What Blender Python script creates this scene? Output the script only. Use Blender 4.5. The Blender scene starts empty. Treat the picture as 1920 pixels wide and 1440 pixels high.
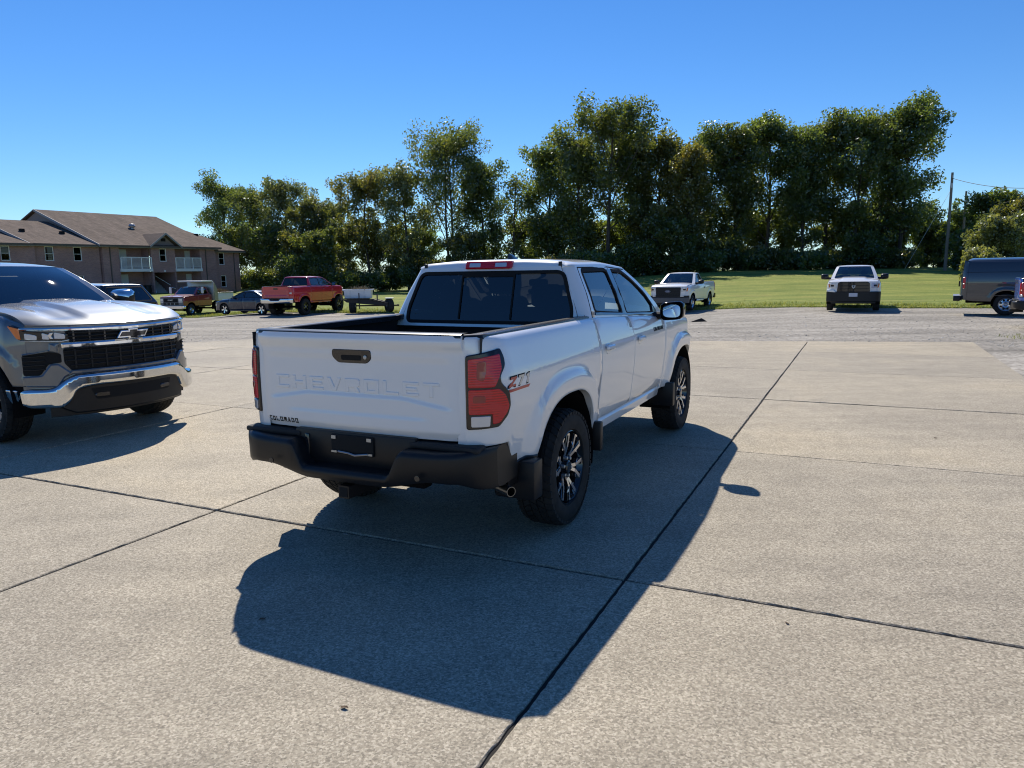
import bpy, bmesh, math, random
import numpy as np
from mathutils import Vector, Matrix, geometry
R = math.radians
rng = np.random.default_rng(7)
random.seed(7)
sc = bpy.context.scene
col = sc.collection

# ------------------------------------------------------------------ camera, sky, sun
cd = bpy.data.cameras.new('camera'); cam = bpy.data.objects.new('camera', cd); col.objects.link(cam)
CP, CR, CH = R(8.602), R(-0.835), 1.716
fw = Vector((0, math.cos(CP), -math.sin(CP))); up0 = Vector((0, math.sin(CP), math.cos(CP))); rt0 = Vector((1, 0, 0))
rt = math.cos(CR)*rt0 + math.sin(CR)*up0; up = -math.sin(CR)*rt0 + math.cos(CR)*up0
M = Matrix((rt, up, -fw)).transposed().to_4x4(); M.translation = (0, 0, CH)
cam.matrix_world = M
cd.sensor_width = 36; cd.lens = 1374/1920*36; cd.clip_start = .05; cd.clip_end = 3000
sc.camera = cam

SUN_AZ, SUN_EL = R(101.5), R(44.5)          # direction towards the sun, counter-clockwise from +X
SD = Vector((math.cos(SUN_AZ)*math.cos(SUN_EL), math.sin(SUN_AZ)*math.cos(SUN_EL), math.sin(SUN_EL)))
w = bpy.data.worlds.new('World'); sc.world = w; w.use_nodes = True
nt = w.node_tree; bg = nt.nodes['Background']
sky = nt.nodes.new('ShaderNodeTexSky'); sky.sky_type = 'NISHITA'; sky.sun_disc = False
sky.sun_elevation = SUN_EL; sky.sun_rotation = R(90) - SUN_AZ
sky.altitude = 200; sky.air_density = 1.0; sky.dust_density = 0.0; sky.ozone_density = 3.0
hs = nt.nodes.new('ShaderNodeHueSaturation'); hs.inputs['Saturation'].default_value = 1.22; nt.links.new(sky.outputs[0], hs.inputs['Color'])
tn = nt.nodes.new('ShaderNodeMix'); tn.data_type = 'RGBA'; tn.blend_type = 'MULTIPLY'; tn.inputs[0].default_value = 1; tn.inputs[7].default_value = (.73, .945, 1.21, 1)
nt.links.new(hs.outputs[0], tn.inputs[6]); nt.links.new(tn.outputs[2], bg.inputs[0]); bg.inputs[1].default_value = 0.078
sd = bpy.data.lights.new('sun', 'SUN'); sd.energy = 4.4; sd.angle = R(.53); sd.color = (1, .93, .82)
so = bpy.data.objects.new('sun', sd); col.objects.link(so); so.rotation_euler = SD.to_track_quat('Z', 'Y').to_euler(); so.location = (0, 0, 60)
sc.view_settings.view_transform = 'Standard'; sc.view_settings.look = 'None'; sc.view_settings.gamma = 1
sc.view_settings.exposure = 0.4; sc.view_settings.use_curve_mapping = False
sc.cycles.filter_width = 1.1; sc.cycles.max_bounces = 8; sc.cycles.transparent_max_bounces = 24; sc.cycles.caustics_reflective = False; sc.cycles.caustics_refractive = False

# ------------------------------------------------------------------ materials
MATS = {}
def mat(name, colr=(.5, .5, .5), rough=.5, metal=0, coat=0, spec=.5, coat_rough=.03):
    if name in MATS: return MATS[name]
    m = bpy.data.materials.new(name); m.use_nodes = True; b = m.node_tree.nodes['Principled BSDF']
    b.inputs['Base Color'].default_value = (*colr, 1); b.inputs['Roughness'].default_value = rough
    b.inputs['Metallic'].default_value = metal; b.inputs['Coat Weight'].default_value = coat
    b.inputs['Coat Roughness'].default_value = coat_rough; b.inputs['Specular IOR Level'].default_value = spec
    MATS[name] = m; return m
class N:                                     # tiny node helper
    def __init__(s, m): s.t = m.node_tree; s.b = s.t.nodes['Principled BSDF']
    def n(s, typ, **kw):
        x = s.t.nodes.new(typ)
        for k, v in kw.items():
            if k in x.inputs: x.inputs[k].default_value = v
            else: setattr(x, k, v)
        return x
    def l(s, a, b): s.t.links.new(a, b)
    def pos(s):
        return s.n('ShaderNodeNewGeometry').outputs['Position']
    def noise(s, vec, scale, detail=4, rough=.55, dist=0):
        x = s.n('ShaderNodeTexNoise'); x.inputs['Scale'].default_value = scale; x.inputs['Detail'].default_value = detail
        x.inputs['Roughness'].default_value = rough; x.inputs['Distortion'].default_value = dist
        if vec is not None: s.l(vec, x.inputs['Vector'])
        return x.outputs['Fac']
    def ramp(s, fac, stops):
        x = s.n('ShaderNodeValToRGB'); e = x.color_ramp.elements
        while len(e) < len(stops): e.new(.5)
        for el, (p, c) in zip(e, stops):
            el.position = p; el.color = (*c, 1) if len(c) == 3 else c
        s.l(fac, x.inputs[0]); return x.outputs[0]
    def mix(s, fac, a, b, mode='MIX'):
        x = s.n('ShaderNodeMix', data_type='RGBA', blend_type=mode)
        for v, i in ((fac, 0), (a, 6), (b, 7)):
            if hasattr(v, 'links') or hasattr(v, 'is_linked'): s.l(v, x.inputs[i])
            else: x.inputs[i].default_value = v if i == 0 else (*v, 1)
        return x.outputs[2]
    def math(s, op, a, b=0.0):
        x = s.n('ShaderNodeMath', operation=op)
        for v, i in ((a, 0), (b, 1)):
            if hasattr(v, 'is_linked'): s.l(v, x.inputs[i])
            else: x.inputs[i].default_value = v
        return x.outputs[0]
    def scaled(s, vec, sx, sy, sz, rot=0):
        x = s.n('ShaderNodeMapping'); s.l(vec, x.inputs[0]); x.inputs['Scale'].default_value = (sx, sy, sz); x.inputs['Rotation'].default_value = (0, 0, rot)
        return x.outputs[0]
    def bump(s, h, strength=.3, dist=.01):
        x = s.n('ShaderNodeBump'); x.inputs['Strength'].default_value = strength; x.inputs['Distance'].default_value = dist
        s.l(h, x.inputs['Height']); s.l(x.outputs[0], s.b.inputs['Normal'])

def g3(v): return (v, v, v)
SLAB_TH = R(64.47)
def concrete():
    m = mat('concrete', rough=.78, spec=.4); k = N(m); P = k.pos()
    agg = k.noise(P, 120, 2, .6); fine = k.noise(P, 60, 3, .7); mid = k.noise(P, 3.2, 5, .6); big = k.noise(P, .45, 4, .6, .6)
    S = k.scaled(P, .25, 2.6, 1, -SLAB_TH + R(90)); streak = k.noise(S, 1.4, 4, .6)
    vor = k.n('ShaderNodeTexVoronoi'); vor.inputs['Scale'].default_value = 120; k.l(P, vor.inputs['Vector']); sv = k.n('ShaderNodeSeparateColor'); k.l(vor.outputs['Color'], sv.inputs[0])
    c = k.ramp(sv.outputs[0], [(.0, (.13, .112, .082)), (.30, (.30, .262, .195)), (.65, (.46, .405, .305)), (1, (.74, .665, .53))])
    c = k.mix(.5, c, k.ramp(fine, [(.3, (.20, .172, .125)), (.7, (.54, .47, .355))]))
    c = k.mix(1, c, k.ramp(mid, [(.3, g3(.90)), (.7, g3(1.07))]), 'MULTIPLY')
    c = k.mix(1, c, k.ramp(big, [(.32, (.86, .86, .87)), (.55, g3(1.0)), (.75, (1.12, 1.09, 1.03))]), 'MULTIPLY')
    c = k.mix(1, c, k.ramp(streak, [(.35, g3(.93)), (.65, g3(1.05))]), 'MULTIPLY')
    sp = k.n('ShaderNodeTexVoronoi'); sp.inputs['Scale'].default_value = .8; k.l(P, sp.inputs['Vector'])
    oil = k.ramp(k.math('ADD', sp.outputs['Distance'], k.math('MULTIPLY', fine, .12)), [(.06, g3(.55)), (.15, g3(1))])
    c = k.mix(.6, c, k.mix(1, c, oil, 'MULTIPLY'))
    oi = k.n('ShaderNodeObjectInfo'); c = k.mix(1, c, k.ramp(oi.outputs['Random'], [(0, (.88, .885, .90)), (1, (1.08, 1.06, 1.02))]), 'MULTIPLY')
    k.l(c, k.b.inputs['Base Color']); k.bump(k.math('ADD', sv.outputs[1], fine), .7, .005)
    return m
def gravel():
    m = mat('gravel', rough=.95, spec=.2); k = N(m); P = k.pos()
    v = k.n('ShaderNodeTexVoronoi'); v.inputs['Scale'].default_value = 16; k.l(P, v.inputs['Vector'])
    big = k.noise(P, .22, 5, .62, .8); fine = k.noise(P, 9, 4, .7); S = k.scaled(P, .10, .8, 1, R(12)); st = k.noise(S, 1.2, 5, .65)
    c = k.ramp(v.outputs['Color'], [(.1, (.17, .16, .145)), (.45, (.31, .295, .265)), (.8, (.46, .44, .41))])
    c = k.mix(.5, c, k.ramp(fine, [(.3, (.20, .19, .17)), (.7, (.46, .435, .395))]))
    c = k.mix(1, c, k.ramp(big, [(.3, (.72, .70, .66)), (.55, (.97, .94, .89)), (.72, (1.15, 1.11, 1.04))]), 'MULTIPLY')
    c = k.mix(1, c, k.ramp(st, [(.32, g3(.70)), (.5, g3(1)), (.70, g3(1.22))]), 'MULTIPLY')
    k.l(c, k.b.inputs['Base Color']); k.bump(fine, .5, .03)
    return m
def lawn_mat():
    m = mat('lawn', rough=.9, spec=.15); k = N(m); P = k.pos()
    S = k.scaled(P, .06, 1, 1, R(7)); stripe = k.noise(S, 1.0, 3, .5); fine = k.noise(P, 11, 4, .7); mid = k.noise(P, .6, 5, .65)
    c = k.ramp(fine, [(.25, (.105, .135, .026)), (.5, (.205, .245, .055)), (.8, (.36, .38, .13))])
    c = k.mix(1, c, k.ramp(mid, [(.3, (.75, .82, .7)), (.7, (1.18, 1.10, 1.05))]), 'MULTIPLY')
    pt_ = k.noise(P, .33, 6, .7, .5); c = k.mix(k.ramp(pt_, [(.56, g3(0)), (.68, g3(.55))]), c, (.24, .21, .07))
    c = k.mix(1, c, k.ramp(stripe, [(.38, (.80, .86, .8)), (.5, g3(1)), (.62, (1.22, 1.14, 1.2))]), 'MULTIPLY')
    k.l(c, k.b.inputs['Base Color']); k.bump(fine, .8, .06)
    return m
def brick_mat():
    m = mat('brick_wall', rough=.9, spec=.2); k = N(m)
    tc = k.n('ShaderNodeTexCoord'); sx = k.n('ShaderNodeSeparateXYZ'); k.l(tc.outputs['Object'], sx.inputs[0])
    cx = k.n('ShaderNodeCombineXYZ'); k.l(k.math('ADD', sx.outputs[0], sx.outputs[1]), cx.inputs[0]); k.l(sx.outputs[2], cx.inputs[1])
    b = k.n('ShaderNodeTexBrick'); k.l(cx.outputs[0], b.inputs['Vector']); b.inputs['Scale'].default_value = 1
    b.inputs['Brick Width'].default_value = .21; b.inputs['Row Height'].default_value = .075; b.inputs['Mortar Size'].default_value = .006
    b.inputs['Color1'].default_value = (.40, .22, .20, 1); b.inputs['Color2'].default_value = (.29, .165, .165, 1); b.inputs['Mortar'].default_value = (.42, .36, .35, 1)
    c = k.mix(1, b.outputs[0], k.ramp(k.noise(tc.outputs['Object'], .5, 5), [(.3, g3(.85)), (.7, g3(1.12))]), 'MULTIPLY')
    k.l(c, k.b.inputs['Base Color']); k.bump(b.outputs[1], -.4, .01)
    return m
def shingle_mat():
    m = mat('shingles', rough=.95, spec=.1); k = N(m); tc = k.n('ShaderNodeTexCoord')
    b = k.n('ShaderNodeTexBrick'); k.l(tc.outputs['Object'], b.inputs['Vector']); b.inputs['Scale'].default_value = 1
    b.inputs['Brick Width'].default_value = .33; b.inputs['Row Height'].default_value = .16; b.inputs['Mortar Size'].default_value = .008
    b.inputs['Color1'].default_value = (.20, .155, .125, 1); b.inputs['Color2'].default_value = (.135, .107, .09, 1); b.inputs['Mortar'].default_value = (.05, .042, .038, 1)
    S = k.scaled(tc.outputs['Object'], 1.2, .15, 1); st = k.noise(S, 1, 5, .65)
    c = k.mix(1, b.outputs[0], k.ramp(st, [(.3, g3(.75)), (.7, g3(1.2))]), 'MULTIPLY')
    k.l(c, k.b.inputs['Base Color'])
    return m
def glass(name, tint, refl=.9, ior=1.6):
    if name in MATS: return MATS[name]
    m = bpy.data.materials.new(name); m.use_nodes = True; t = m.node_tree; t.nodes.clear()
    o = t.nodes.new('ShaderNodeOutputMaterial'); mx = t.nodes.new('ShaderNodeMixShader'); tr = t.nodes.new('ShaderNodeBsdfTransparent')
    gl = t.nodes.new('ShaderNodeBsdfGlossy'); fr = t.nodes.new('ShaderNodeFresnel'); fr.inputs[0].default_value = ior
    tr.inputs[0].default_value = (*tint, 1); gl.inputs[0].default_value = (refl, refl, refl, 1); gl.inputs[1].default_value = .01
    t.links.new(fr.outputs[0], mx.inputs[0]); t.links.new(tr.outputs[0], mx.inputs[1]); t.links.new(gl.outputs[0], mx.inputs[2]); t.links.new(mx.outputs[0], o.inputs[0])
    MATS[name] = m; return m
def leafmat(name, stops, trans=.45):
    if name in MATS: return MATS[name]
    m = bpy.data.materials.new(name); m.use_nodes = True; t = m.node_tree; t.nodes.clear(); k = N.__new__(N); k.t = t
    o = t.nodes.new('ShaderNodeOutputMaterial'); at = t.nodes.new('ShaderNodeAttribute'); at.attribute_name = 'tint'
    c = k.ramp(at.outputs['Fac'], stops)
    d = t.nodes.new('ShaderNodeBsdfDiffuse'); tr = t.nodes.new('ShaderNodeBsdfTranslucent'); gl = t.nodes.new('ShaderNodeBsdfGlossy'); gl.inputs[1].default_value = .38
    gl.inputs[0].default_value = (.75, .8, .85, 1)
    a = t.nodes.new('ShaderNodeMixShader'); a.inputs[0].default_value = trans; b2 = t.nodes.new('ShaderNodeMixShader'); b2.inputs[0].default_value = .07
    k.l(c, d.inputs[0]); c2 = k.mix(1, c, (1.9, 1.75, .75), 'MULTIPLY'); k.l(c2, tr.inputs[0])
    k.l(d.outputs[0], a.inputs[1]); k.l(tr.outputs[0], a.inputs[2]); k.l(a.outputs[0], b2.inputs[1]); k.l(gl.outputs[0], b2.inputs[2]); k.l(b2.outputs[0], o.inputs[0])
    MATS[name] = m; return m
def paint(name, c, metal=0, rough=.35, flake=False):
    m = mat(name, c, rough, metal, 1.0); m.node_tree.nodes['Principled BSDF'].inputs['Coat IOR'].default_value = 1.75
    return m
def rubber():
    m = mat('tyre_rubber', (.018, .018, .019), .8, spec=.3); k = N(m); P = k.pos()
    k.l(k.ramp(k.noise(P, 14, 4), [(.3, g3(.013)), (.7, (.032, .03, .028))]), k.b.inputs['Base Color']); return m
def bark():
    m = mat('bark', (.07, .055, .045), .95); k = N(m); P = k.pos()
    k.l(k.ramp(k.noise(k.scaled(P, 6, 6, .8), 1.5, 5), [(.3, (.035, .028, .022)), (.7, (.12, .10, .085))]), k.b.inputs['Base Color']); return m
concrete(); gravel(); lawn_mat(); brick_mat(); shingle_mat(); rubber(); bark()
WHITE = paint('white_paint', (.80, .80, .79), 0, .4)
SILVER = paint('grey_metallic_paint', (.125, .134, .142), .65, .46)
RED = paint('red_paint', (.56, .003, .022)); DRED = paint('dark_red_paint', (.24, .012, .02), 0, .45)
NAVY = paint('navy_paint', (.012, .02, .045)); BLUE = paint('blue_paint', (.03, .12, .50), .2); CHAR = paint('charcoal_paint', (.03, .034, .04), .2)
DKSUV = paint('pearl_paint', (.55, .56, .57), .3)
CHROME = mat('chrome', (.74, .75, .76), .08, 1); ALU = mat('machined_aluminium', (.70, .70, .71), .22, 1); STEEL = mat('galvanised_steel', (.42, .43, .44), .4, .9)
BLACKP = mat('black_plastic', (.010, .010, .011), .40, spec=.35); CAPM = mat('rail_cap_black', (.014, .014, .015), .27); GLOSSB = mat('gloss_black', (.012, .012, .014), .12, 0, .6); MATTE = mat('dark_void', (.008, .008, .009), .95, spec=.1)
LINER = mat('bed_liner', (.014, .014, .015), .75); CABIN = mat('cabin_trim', (.05, .05, .05), .75); SEATM = mat('seat_fabric', (.025, .026, .028), .85)
REDL = mat('red_lens', (.66, .004, .010), .15, 0, .45); REDD = mat('dark_red_lens', (.28, .003, .006), .15, 0, 1); k = N(REDL); tc_ = k.n('ShaderNodeTexCoord'); wv_ = k.n('ShaderNodeTexWave'); wv_.inputs['Scale'].default_value = 22; wv_.inputs['Distortion'].default_value = .6; wv_.bands_direction = 'Z'; k.l(tc_.outputs['Object'], wv_.inputs['Vector'])
nz_ = k.noise(tc_.outputs['Object'], 16, 2, .5); k.l(k.mix(k.ramp(nz_, [(.42, g3(0)), (.6, g3(1))]), k.ramp(wv_.outputs['Fac'], [(.2, (.42, .002, .006)), (.8, (.72, .006, .012))]), (.60, .012, .022)), k.b.inputs['Base Color']); k.bump(wv_.outputs['Fac'], .25, .002)  # reflector ribs of the lens, plus pinkish highlights painted into its red by noise
CLEARL = mat('clear_lens', (.62, .63, .65), .15, .3, 1); AMBER = mat('amber_lens', (.75, .17, .02), .2, 0, 1)
SMOKE = mat('smoked_lens', (.016, .012, .012), .15, 0, .25); MIRR = mat('mirror_glass', (.85, .87, .88), .02, 1)
WHITEB = mat('white_board', (.72, .72, .70), .6); SEAM = mat('seam_black', (.006, .006, .006), .9); EXH = mat('exhaust_steel', (.22, .22, .22), .35, 1)
BADGER = mat('badge_red', (.45, .01, .015), .3, 0, .5); BADGES = mat('badge_silver', (.55, .56, .58), .3, .8); OVALB = mat('badge_blue', (.01, .03, .16), .3, 0, .5)
PLATE = mat('plate_white', (.62, .62, .66), .5); ALUP = mat('bare_aluminium', (.40, .41, .42), .45, .85)
GTINT = glass('tinted_glass', (.20, .22, .24), 1., 1.8); GCLR = glass('clear_glass', (.70, .78, .76), 1., 2.0); GMID = glass('side_glass', (.40, .45, .45), 1., 2.0); GDARK = glass('house_glass', (.05, .07, .08))

# ------------------------------------------------------------------ object helpers
def tag(o, label=None, cat=None, group=None, kind=None):
    if label: o['label'] = label
    if cat: o['category'] = cat
    if group: o['group'] = group
    if kind: o['kind'] = kind
    return o
def empty(name, loc=(0, 0, 0), rz=0, label=None, cat=None, group=None, kind=None, parent=None, tilt=None):
    o = bpy.data.objects.new(name, None); col.objects.link(o); o.location = loc; o.rotation_euler = (0, 0, rz)
    o.empty_display_size = .2
    if parent: o.parent = parent
    return tag(o, label, cat, group, kind)
def mk(name, V, F, m, parent=None, smooth=35, recalc=True, loc=None):
    me = bpy.data.meshes.new(name); me.from_pydata([tuple(map(float, v)) for v in V], [], F); me.update()
    if recalc:
        b = bmesh.new(); b.from_mesh(me); bmesh.ops.recalc_face_normals(b, faces=b.faces); b.to_mesh(me); b.free()
    if smooth:
        me.shade_smooth(); me.set_sharp_from_angle(angle=R(smooth))
    me.materials.append(m)
    o = bpy.data.objects.new(name, me); col.objects.link(o)
    if parent: o.parent = parent
    if loc: o.location = loc
    return o
class MB:
    def __init__(s): s.v = []; s.f = []
    def add(s, V, F):
        n = len(s.v); s.v += [tuple(v) for v in V]; s.f += [tuple(i+n for i in f) for f in F]; return s
    def box(s, x0, x1, y0, y1, z0, z1, b=0):
        if b <= 0:
            V = [(x, y, z) for z in (z0, z1) for y in (y0, y1) for x in (x0, x1)]
            return s.add(V, [(0, 2, 3, 1), (4, 5, 7, 6), (0, 1, 5, 4), (2, 6, 7, 3), (0, 4, 6, 2), (1, 3, 7, 5)])
        c = [(x, y, z) for z in (z0, z1) for y in (y0, y1) for x in (x0, x1)]; V = []; ctr = ((x0+x1)/2, (y0+y1)/2, (z0+z1)/2)
        bm = bmesh.new(); vs = [bm.verts.new(p) for p in c]
        for f in [(0, 2, 3, 1), (4, 5, 7, 6), (0, 1, 5, 4), (2, 6, 7, 3), (0, 4, 6, 2), (1, 3, 7, 5)]: bm.faces.new([vs[i] for i in f])
        bmesh.ops.bevel(bm, geom=bm.edges[:], offset=b, segments=2, affect='EDGES', profile=.5)
        bm.verts.index_update(); s.add([v.co[:] for v in bm.verts], [[v.index for v in f.verts] for f in bm.faces]); bm.free(); return s
    def tube(s, pts, r, n=8, cap=True):
        pts = [Vector(p) for p in pts]; rs = r if hasattr(r, '__len__') else [r]*len(pts); V = []; F = []
        a = None
        for i, p in enumerate(pts):
            t = (pts[min(i+1, len(pts)-1)] - pts[max(i-1, 0)]).normalized()
            if a is None: a = t.orthogonal().normalized()
            else: a = (a - t*a.dot(t)).normalized()
            b = t.cross(a)
            for k in range(n):
                q = 2*math.pi*k/n; V.append(p + (a*math.cos(q)+b*math.sin(q))*rs[i])
        for i in range(len(pts)-1):
            for k in range(n): F.append((i*n+k, i*n+(k+1) % n, (i+1)*n+(k+1) % n, (i+1)*n+k))
        if cap: F.append(tuple(range(n))[::-1]); F.append(tuple((len(pts)-1)*n+k for k in range(n)))
        return s.add(V, F)
    def lathe(s, prof, n=32, axis='Y', c=(0, 0, 0), close=False):     # prof: (axial, radius)
        V = []; F = []
        for (a, r) in prof:
            for k in range(n):
                q = 2*math.pi*k/n; ca, sa = math.cos(q)*r, math.sin(q)*r
                p = {'Y': (ca, a, sa), 'X': (a, ca, sa), 'Z': (ca, sa, a)}[axis]; V.append((p[0]+c[0], p[1]+c[1], p[2]+c[2]))
        m = len(prof)
        for i in range(m if close else m-1):
            for k in range(n): F.append((i*n+k, i*n+(k+1) % n, ((i+1) % m)*n+(k+1) % n, ((i+1) % m)*n+k))
        return s.add(V, F)
    def grid(s, G, closed_u=False, flip=False):                      # G[i][j] points
        h, wd = len(G), len(G[0]); V = [p for r in G for p in r]; F = []
        for i in range(h-1):
            for j in range(wd-1): F.append((i*wd+j, i*wd+j+1, (i+1)*wd+j+1, (i+1)*wd+j))
        return s.add(V, F)
    def prism(s, poly, z0, z1, axis='Z'):
        n = len(poly); pm = {'Z': lambda a, b, c: (a, b, c), 'Y': lambda a, b, c: (a, c, b), 'X': lambda a, b, c: (c, a, b)}[axis]
        V = [pm(a, b, z0) for a, b in poly]+[pm(a, b, z1) for a, b in poly]
        F = [tuple(range(n))[::-1], tuple(range(n, 2*n))]+[(i, (i+1) % n, n+(i+1) % n, n+i) for i in range(n)]
        return s.add(V, F)
    def build(s, name, m, parent=None, smooth=35, recalc=True, kind=None):
        o = mk(name, s.v, s.f, m, parent, smooth, recalc)
        if kind: o['kind'] = kind
        return o

def rpoly(P, r=.02, n=4):                                            # fillet polygon corners
    out = []; k = len(P); rr = r if hasattr(r, '__len__') else [r]*k
    for i in range(k):
        p0, p, p1 = (Vector(P[i-1]), Vector(P[i]), Vector(P[(i+1) % k])); a = (p0-p); b = (p1-p); la, lb = a.length, b.length
        if rr[i] <= 0 or la < 1e-6 or lb < 1e-6: out.append(tuple(p)); continue
        a /= la; b /= lb; d = min(rr[i], .45*la, .45*lb); A = p+a*d; B = p+b*d
        for t in range(n+1):
            t /= n; out.append(tuple(A*(1-t)**2 + p*2*t*(1-t) + B*t*t))
    return out
def area(P): return .5*sum(P[i-1][0]*P[i][1]-P[i][0]*P[i-1][1] for i in range(len(P)))
def inset(P, d):
    if area(P) < 0: P = P[::-1]
    out = []; k = len(P)
    for i in range(k):
        a = Vector(P[i])-Vector(P[i-1]); b = Vector(P[(i+1) % k])-Vector(P[i])
        if a.length < 1e-7: a = b
        if b.length < 1e-7: b = a
        a.normalize(); b.normalize(); n1 = Vector((-a.y, a.x)); n2 = Vector((-b.y, b.x)); m = n1+n2
        if m.length < 1e-6: m = n1
        m.normalize(); c = max(.4, m.dot(n1)); out.append(tuple(Vector(P[i])+m*(d/c)))
    return out
def dens(P, step):
    out = []
    for i in range(len(P)):
        a = Vector(P[i]); b = Vector(P[(i+1) % len(P)]); n = max(1, int((b-a).length/step+.5))
        out += [tuple(a+(b-a)*(t/n)) for t in range(n)]
    return out
def pip(X, P):
    x, y = X[:, 0], X[:, 1]; c = np.zeros(len(X), bool); n = len(P)
    for i in range(n):
        (x0, y0), (x1, y1) = P[i-1], P[i]
        if y0 != y1: c ^= ((y0 > y) != (y1 > y)) & (x < (x1-x0)*(y-y0)/(y1-y0)+x0)
    return c
def cdt(P, holes=(), step=None):
    V = [Vector(p) for p in P]; E = [(i, (i+1) % len(P)) for i in range(len(P))]
    for h in holes:
        b = len(V); V += [Vector(p) for p in h]; E += [(b+i, b+(i+1) % len(h)) for i in range(len(h))]
    nb = len(V)
    if step:
        xs = [p[0] for p in P]; ys = [p[1] for p in P]
        for x in np.arange(min(xs)+step*.5, max(xs), step):
            for y in np.arange(min(ys)+step*.5, max(ys), step):
                q = Vector((x, y))
                if min((q-v).length for v in V[:nb]) > step*.35: V.append(q)
    ov, oe, of, orv, _, _ = geometry.delaunay_2d_cdt(V, E, [], 0, 1e-6)
    cen = np.array([[sum(ov[i].x for i in f)/3, sum(ov[i].y for i in f)/3] for f in of]); keep = pip(cen, P)
    for h in holes: keep &= ~pip(cen, h)
    of = [f for f, k_ in zip(of, keep) if k_]
    idx = {}
    for i, l in enumerate(orv):
        for j in l: idx[j] = i
    used = sorted({i for f in of for i in f}); rm = {u: i for i, u in enumerate(used)}
    return [tuple(ov[u]) for u in used], [tuple(rm[i] for i in f) for f in of], [rm.get(idx.get(j, -1), -1) for j in range(nb)]
def shell_into(mb, poly, mapf, off=0., depth=.01, bev=.003, step=None, holes=()):
    if area(poly) < 0: poly = poly[::-1]
    holes = [h[::-1] if area(h) > 0 else h for h in holes]
    if step: poly = dens(poly, step); holes = [dens(h, step) for h in holes]
    inn = inset(poly, bev) if bev > 0 else poly
    pv, pf, idx = cdt(inn, holes, step)
    V = [mapf(u, v, off) for u, v in pv]; F = list(pf); n = len(poly); b0 = len(V)
    if bev > 0: V += [mapf(u, v, off-bev) for u, v in poly]; ring = list(range(b0, b0+n))
    else: ring = idx[:n]
    b1 = len(V); V += [mapf(u, v, off-depth) for u, v in poly]
    for i in range(n):
        j = (i+1) % n
        if bev > 0 and idx[i] >= 0 and idx[j] >= 0: F.append((idx[i], idx[j], ring[j], ring[i]))
        if ring[i] >= 0 and ring[j] >= 0: F.append((ring[i], ring[j], b1+j, b1+i))
    k = n
    for h in holes:
        b2 = len(V); V += [mapf(u, v, off-depth) for u, v in h]; m = len(h)
        for i in range(m):
            j = (i+1) % m
            if idx[k+i] >= 0 and idx[k+j] >= 0: F.append((idx[k+i], idx[k+j], b2+j, b2+i))
        k += m
    mb.add(V, F); return mb
def shell(name, poly, mapf, m, parent, off=0., depth=.01, bev=.003, step=None, holes=(), smooth=35):
    return shell_into(MB(), poly, mapf, off, depth, bev, step, holes).build(name, m, parent, smooth)
# block letters drawn on a 0..1 x 0..1 cell as strokes of polygons (wide badge lettering)
GL = {'C': [[(1, 0), (0, 0), (0, 1), (1, 1), (1, .78), (.22, .78), (.22, .22), (1, .22)]], 'H': [[(0, 0), (0, 1), (.22, 1), (.22, .62), (.78, .62), (.78, 1), (1, 1), (1, 0), (.78, 0), (.78, .4), (.22, .4), (.22, 0)]],
 'E': [[(0, 0), (0, 1), (1, 1), (1, .79), (.22, .79), (.22, .61), (.9, .61), (.9, .4), (.22, .4), (.22, .21), (1, .21), (1, 0)]], 'V': [[(0, 1), (.25, 1), (.5, .3), (.75, 1), (1, 1), (.62, 0), (.38, 0)]],
 'R': [[(0, 0), (0, 1), (.9, 1), (1, .9), (1, .5), (.85, .38), (1, 0), (.75, 0), (.6, .36), (.22, .36), (.22, 0)]], 'O': [[(0, 0), (0, 1), (1, 1), (1, 0)], [(.22, .22), (.22, .78), (.78, .78), (.78, .22)]],
 'L': [[(0, 0), (0, 1), (.22, 1), (.22, .22), (1, .22), (1, 0)]], 'T': [[(.39, 0), (.39, .78), (0, .78), (0, 1), (1, 1), (1, .78), (.61, .78), (.61, 0)]],
 'A': [[(0, 0), (.34, 1), (.66, 1), (1, 0), (.77, 0), (.69, .22), (.31, .22), (.23, 0)]], 'D': [[(0, 0), (0, 1), (.8, 1), (1, .8), (1, .2), (.8, 0)], [(.22, .22), (.22, .78), (.72, .78), (.78, .7), (.78, .3), (.72, .22)]],
 'Z': [[(0, 0), (0, .24), (.62, .76), (0, .76), (0, 1), (1, 1), (1, .76), (.38, .24), (1, .24), (1, 0)]], '7': [[(.25, 0), (.62, .76), (0, .76), (0, 1), (1, 1), (1, .76), (.55, 0)]], '1': [[(.35, 0), (.35, .7), (.1, .7), (.1, .85), (.4, 1), (.65, 1), (.65, 0)]],
 'G': [[(1, .55), (1, 0), (0, 0), (0, 1), (1, 1), (1, .78), (.22, .78), (.22, .22), (.78, .22), (.78, .36), (.5, .36), (.5, .55)]], 'M': [[(0, 0), (0, 1), (.28, 1), (.5, .5), (.72, 1), (1, 1), (1, 0), (.8, 0), (.8, .65), (.58, .15), (.42, .15), (.2, .65), (.2, 0)]]}
def word(txt, x0, y0, cw, ch, gap, slant=0):                         # list of (outer, holes)
    out = []
    for i, c in enumerate(txt):
        f = lambda L: [(x0+i*(cw+gap)+p[0]*cw+slant*p[1]*ch, y0+p[1]*ch) for p in L]
        g = GL[c]; out.append((f(g[0]), [f(h) for h in g[1:]]))
    return out
def letters(name, words, mapf, m, parent, off, depth, bev=.001):
    mb = MB()
    for o, h in words: shell_into(mb, o, mapf, off, depth, bev, None, h)
    return mb.build(name, m, parent, 20)
def sstep(x, a, b):
    t = np.clip((np.asarray(x, float)-a)/(b-a), 0, 1); return t*t*(3-2*t)

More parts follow.
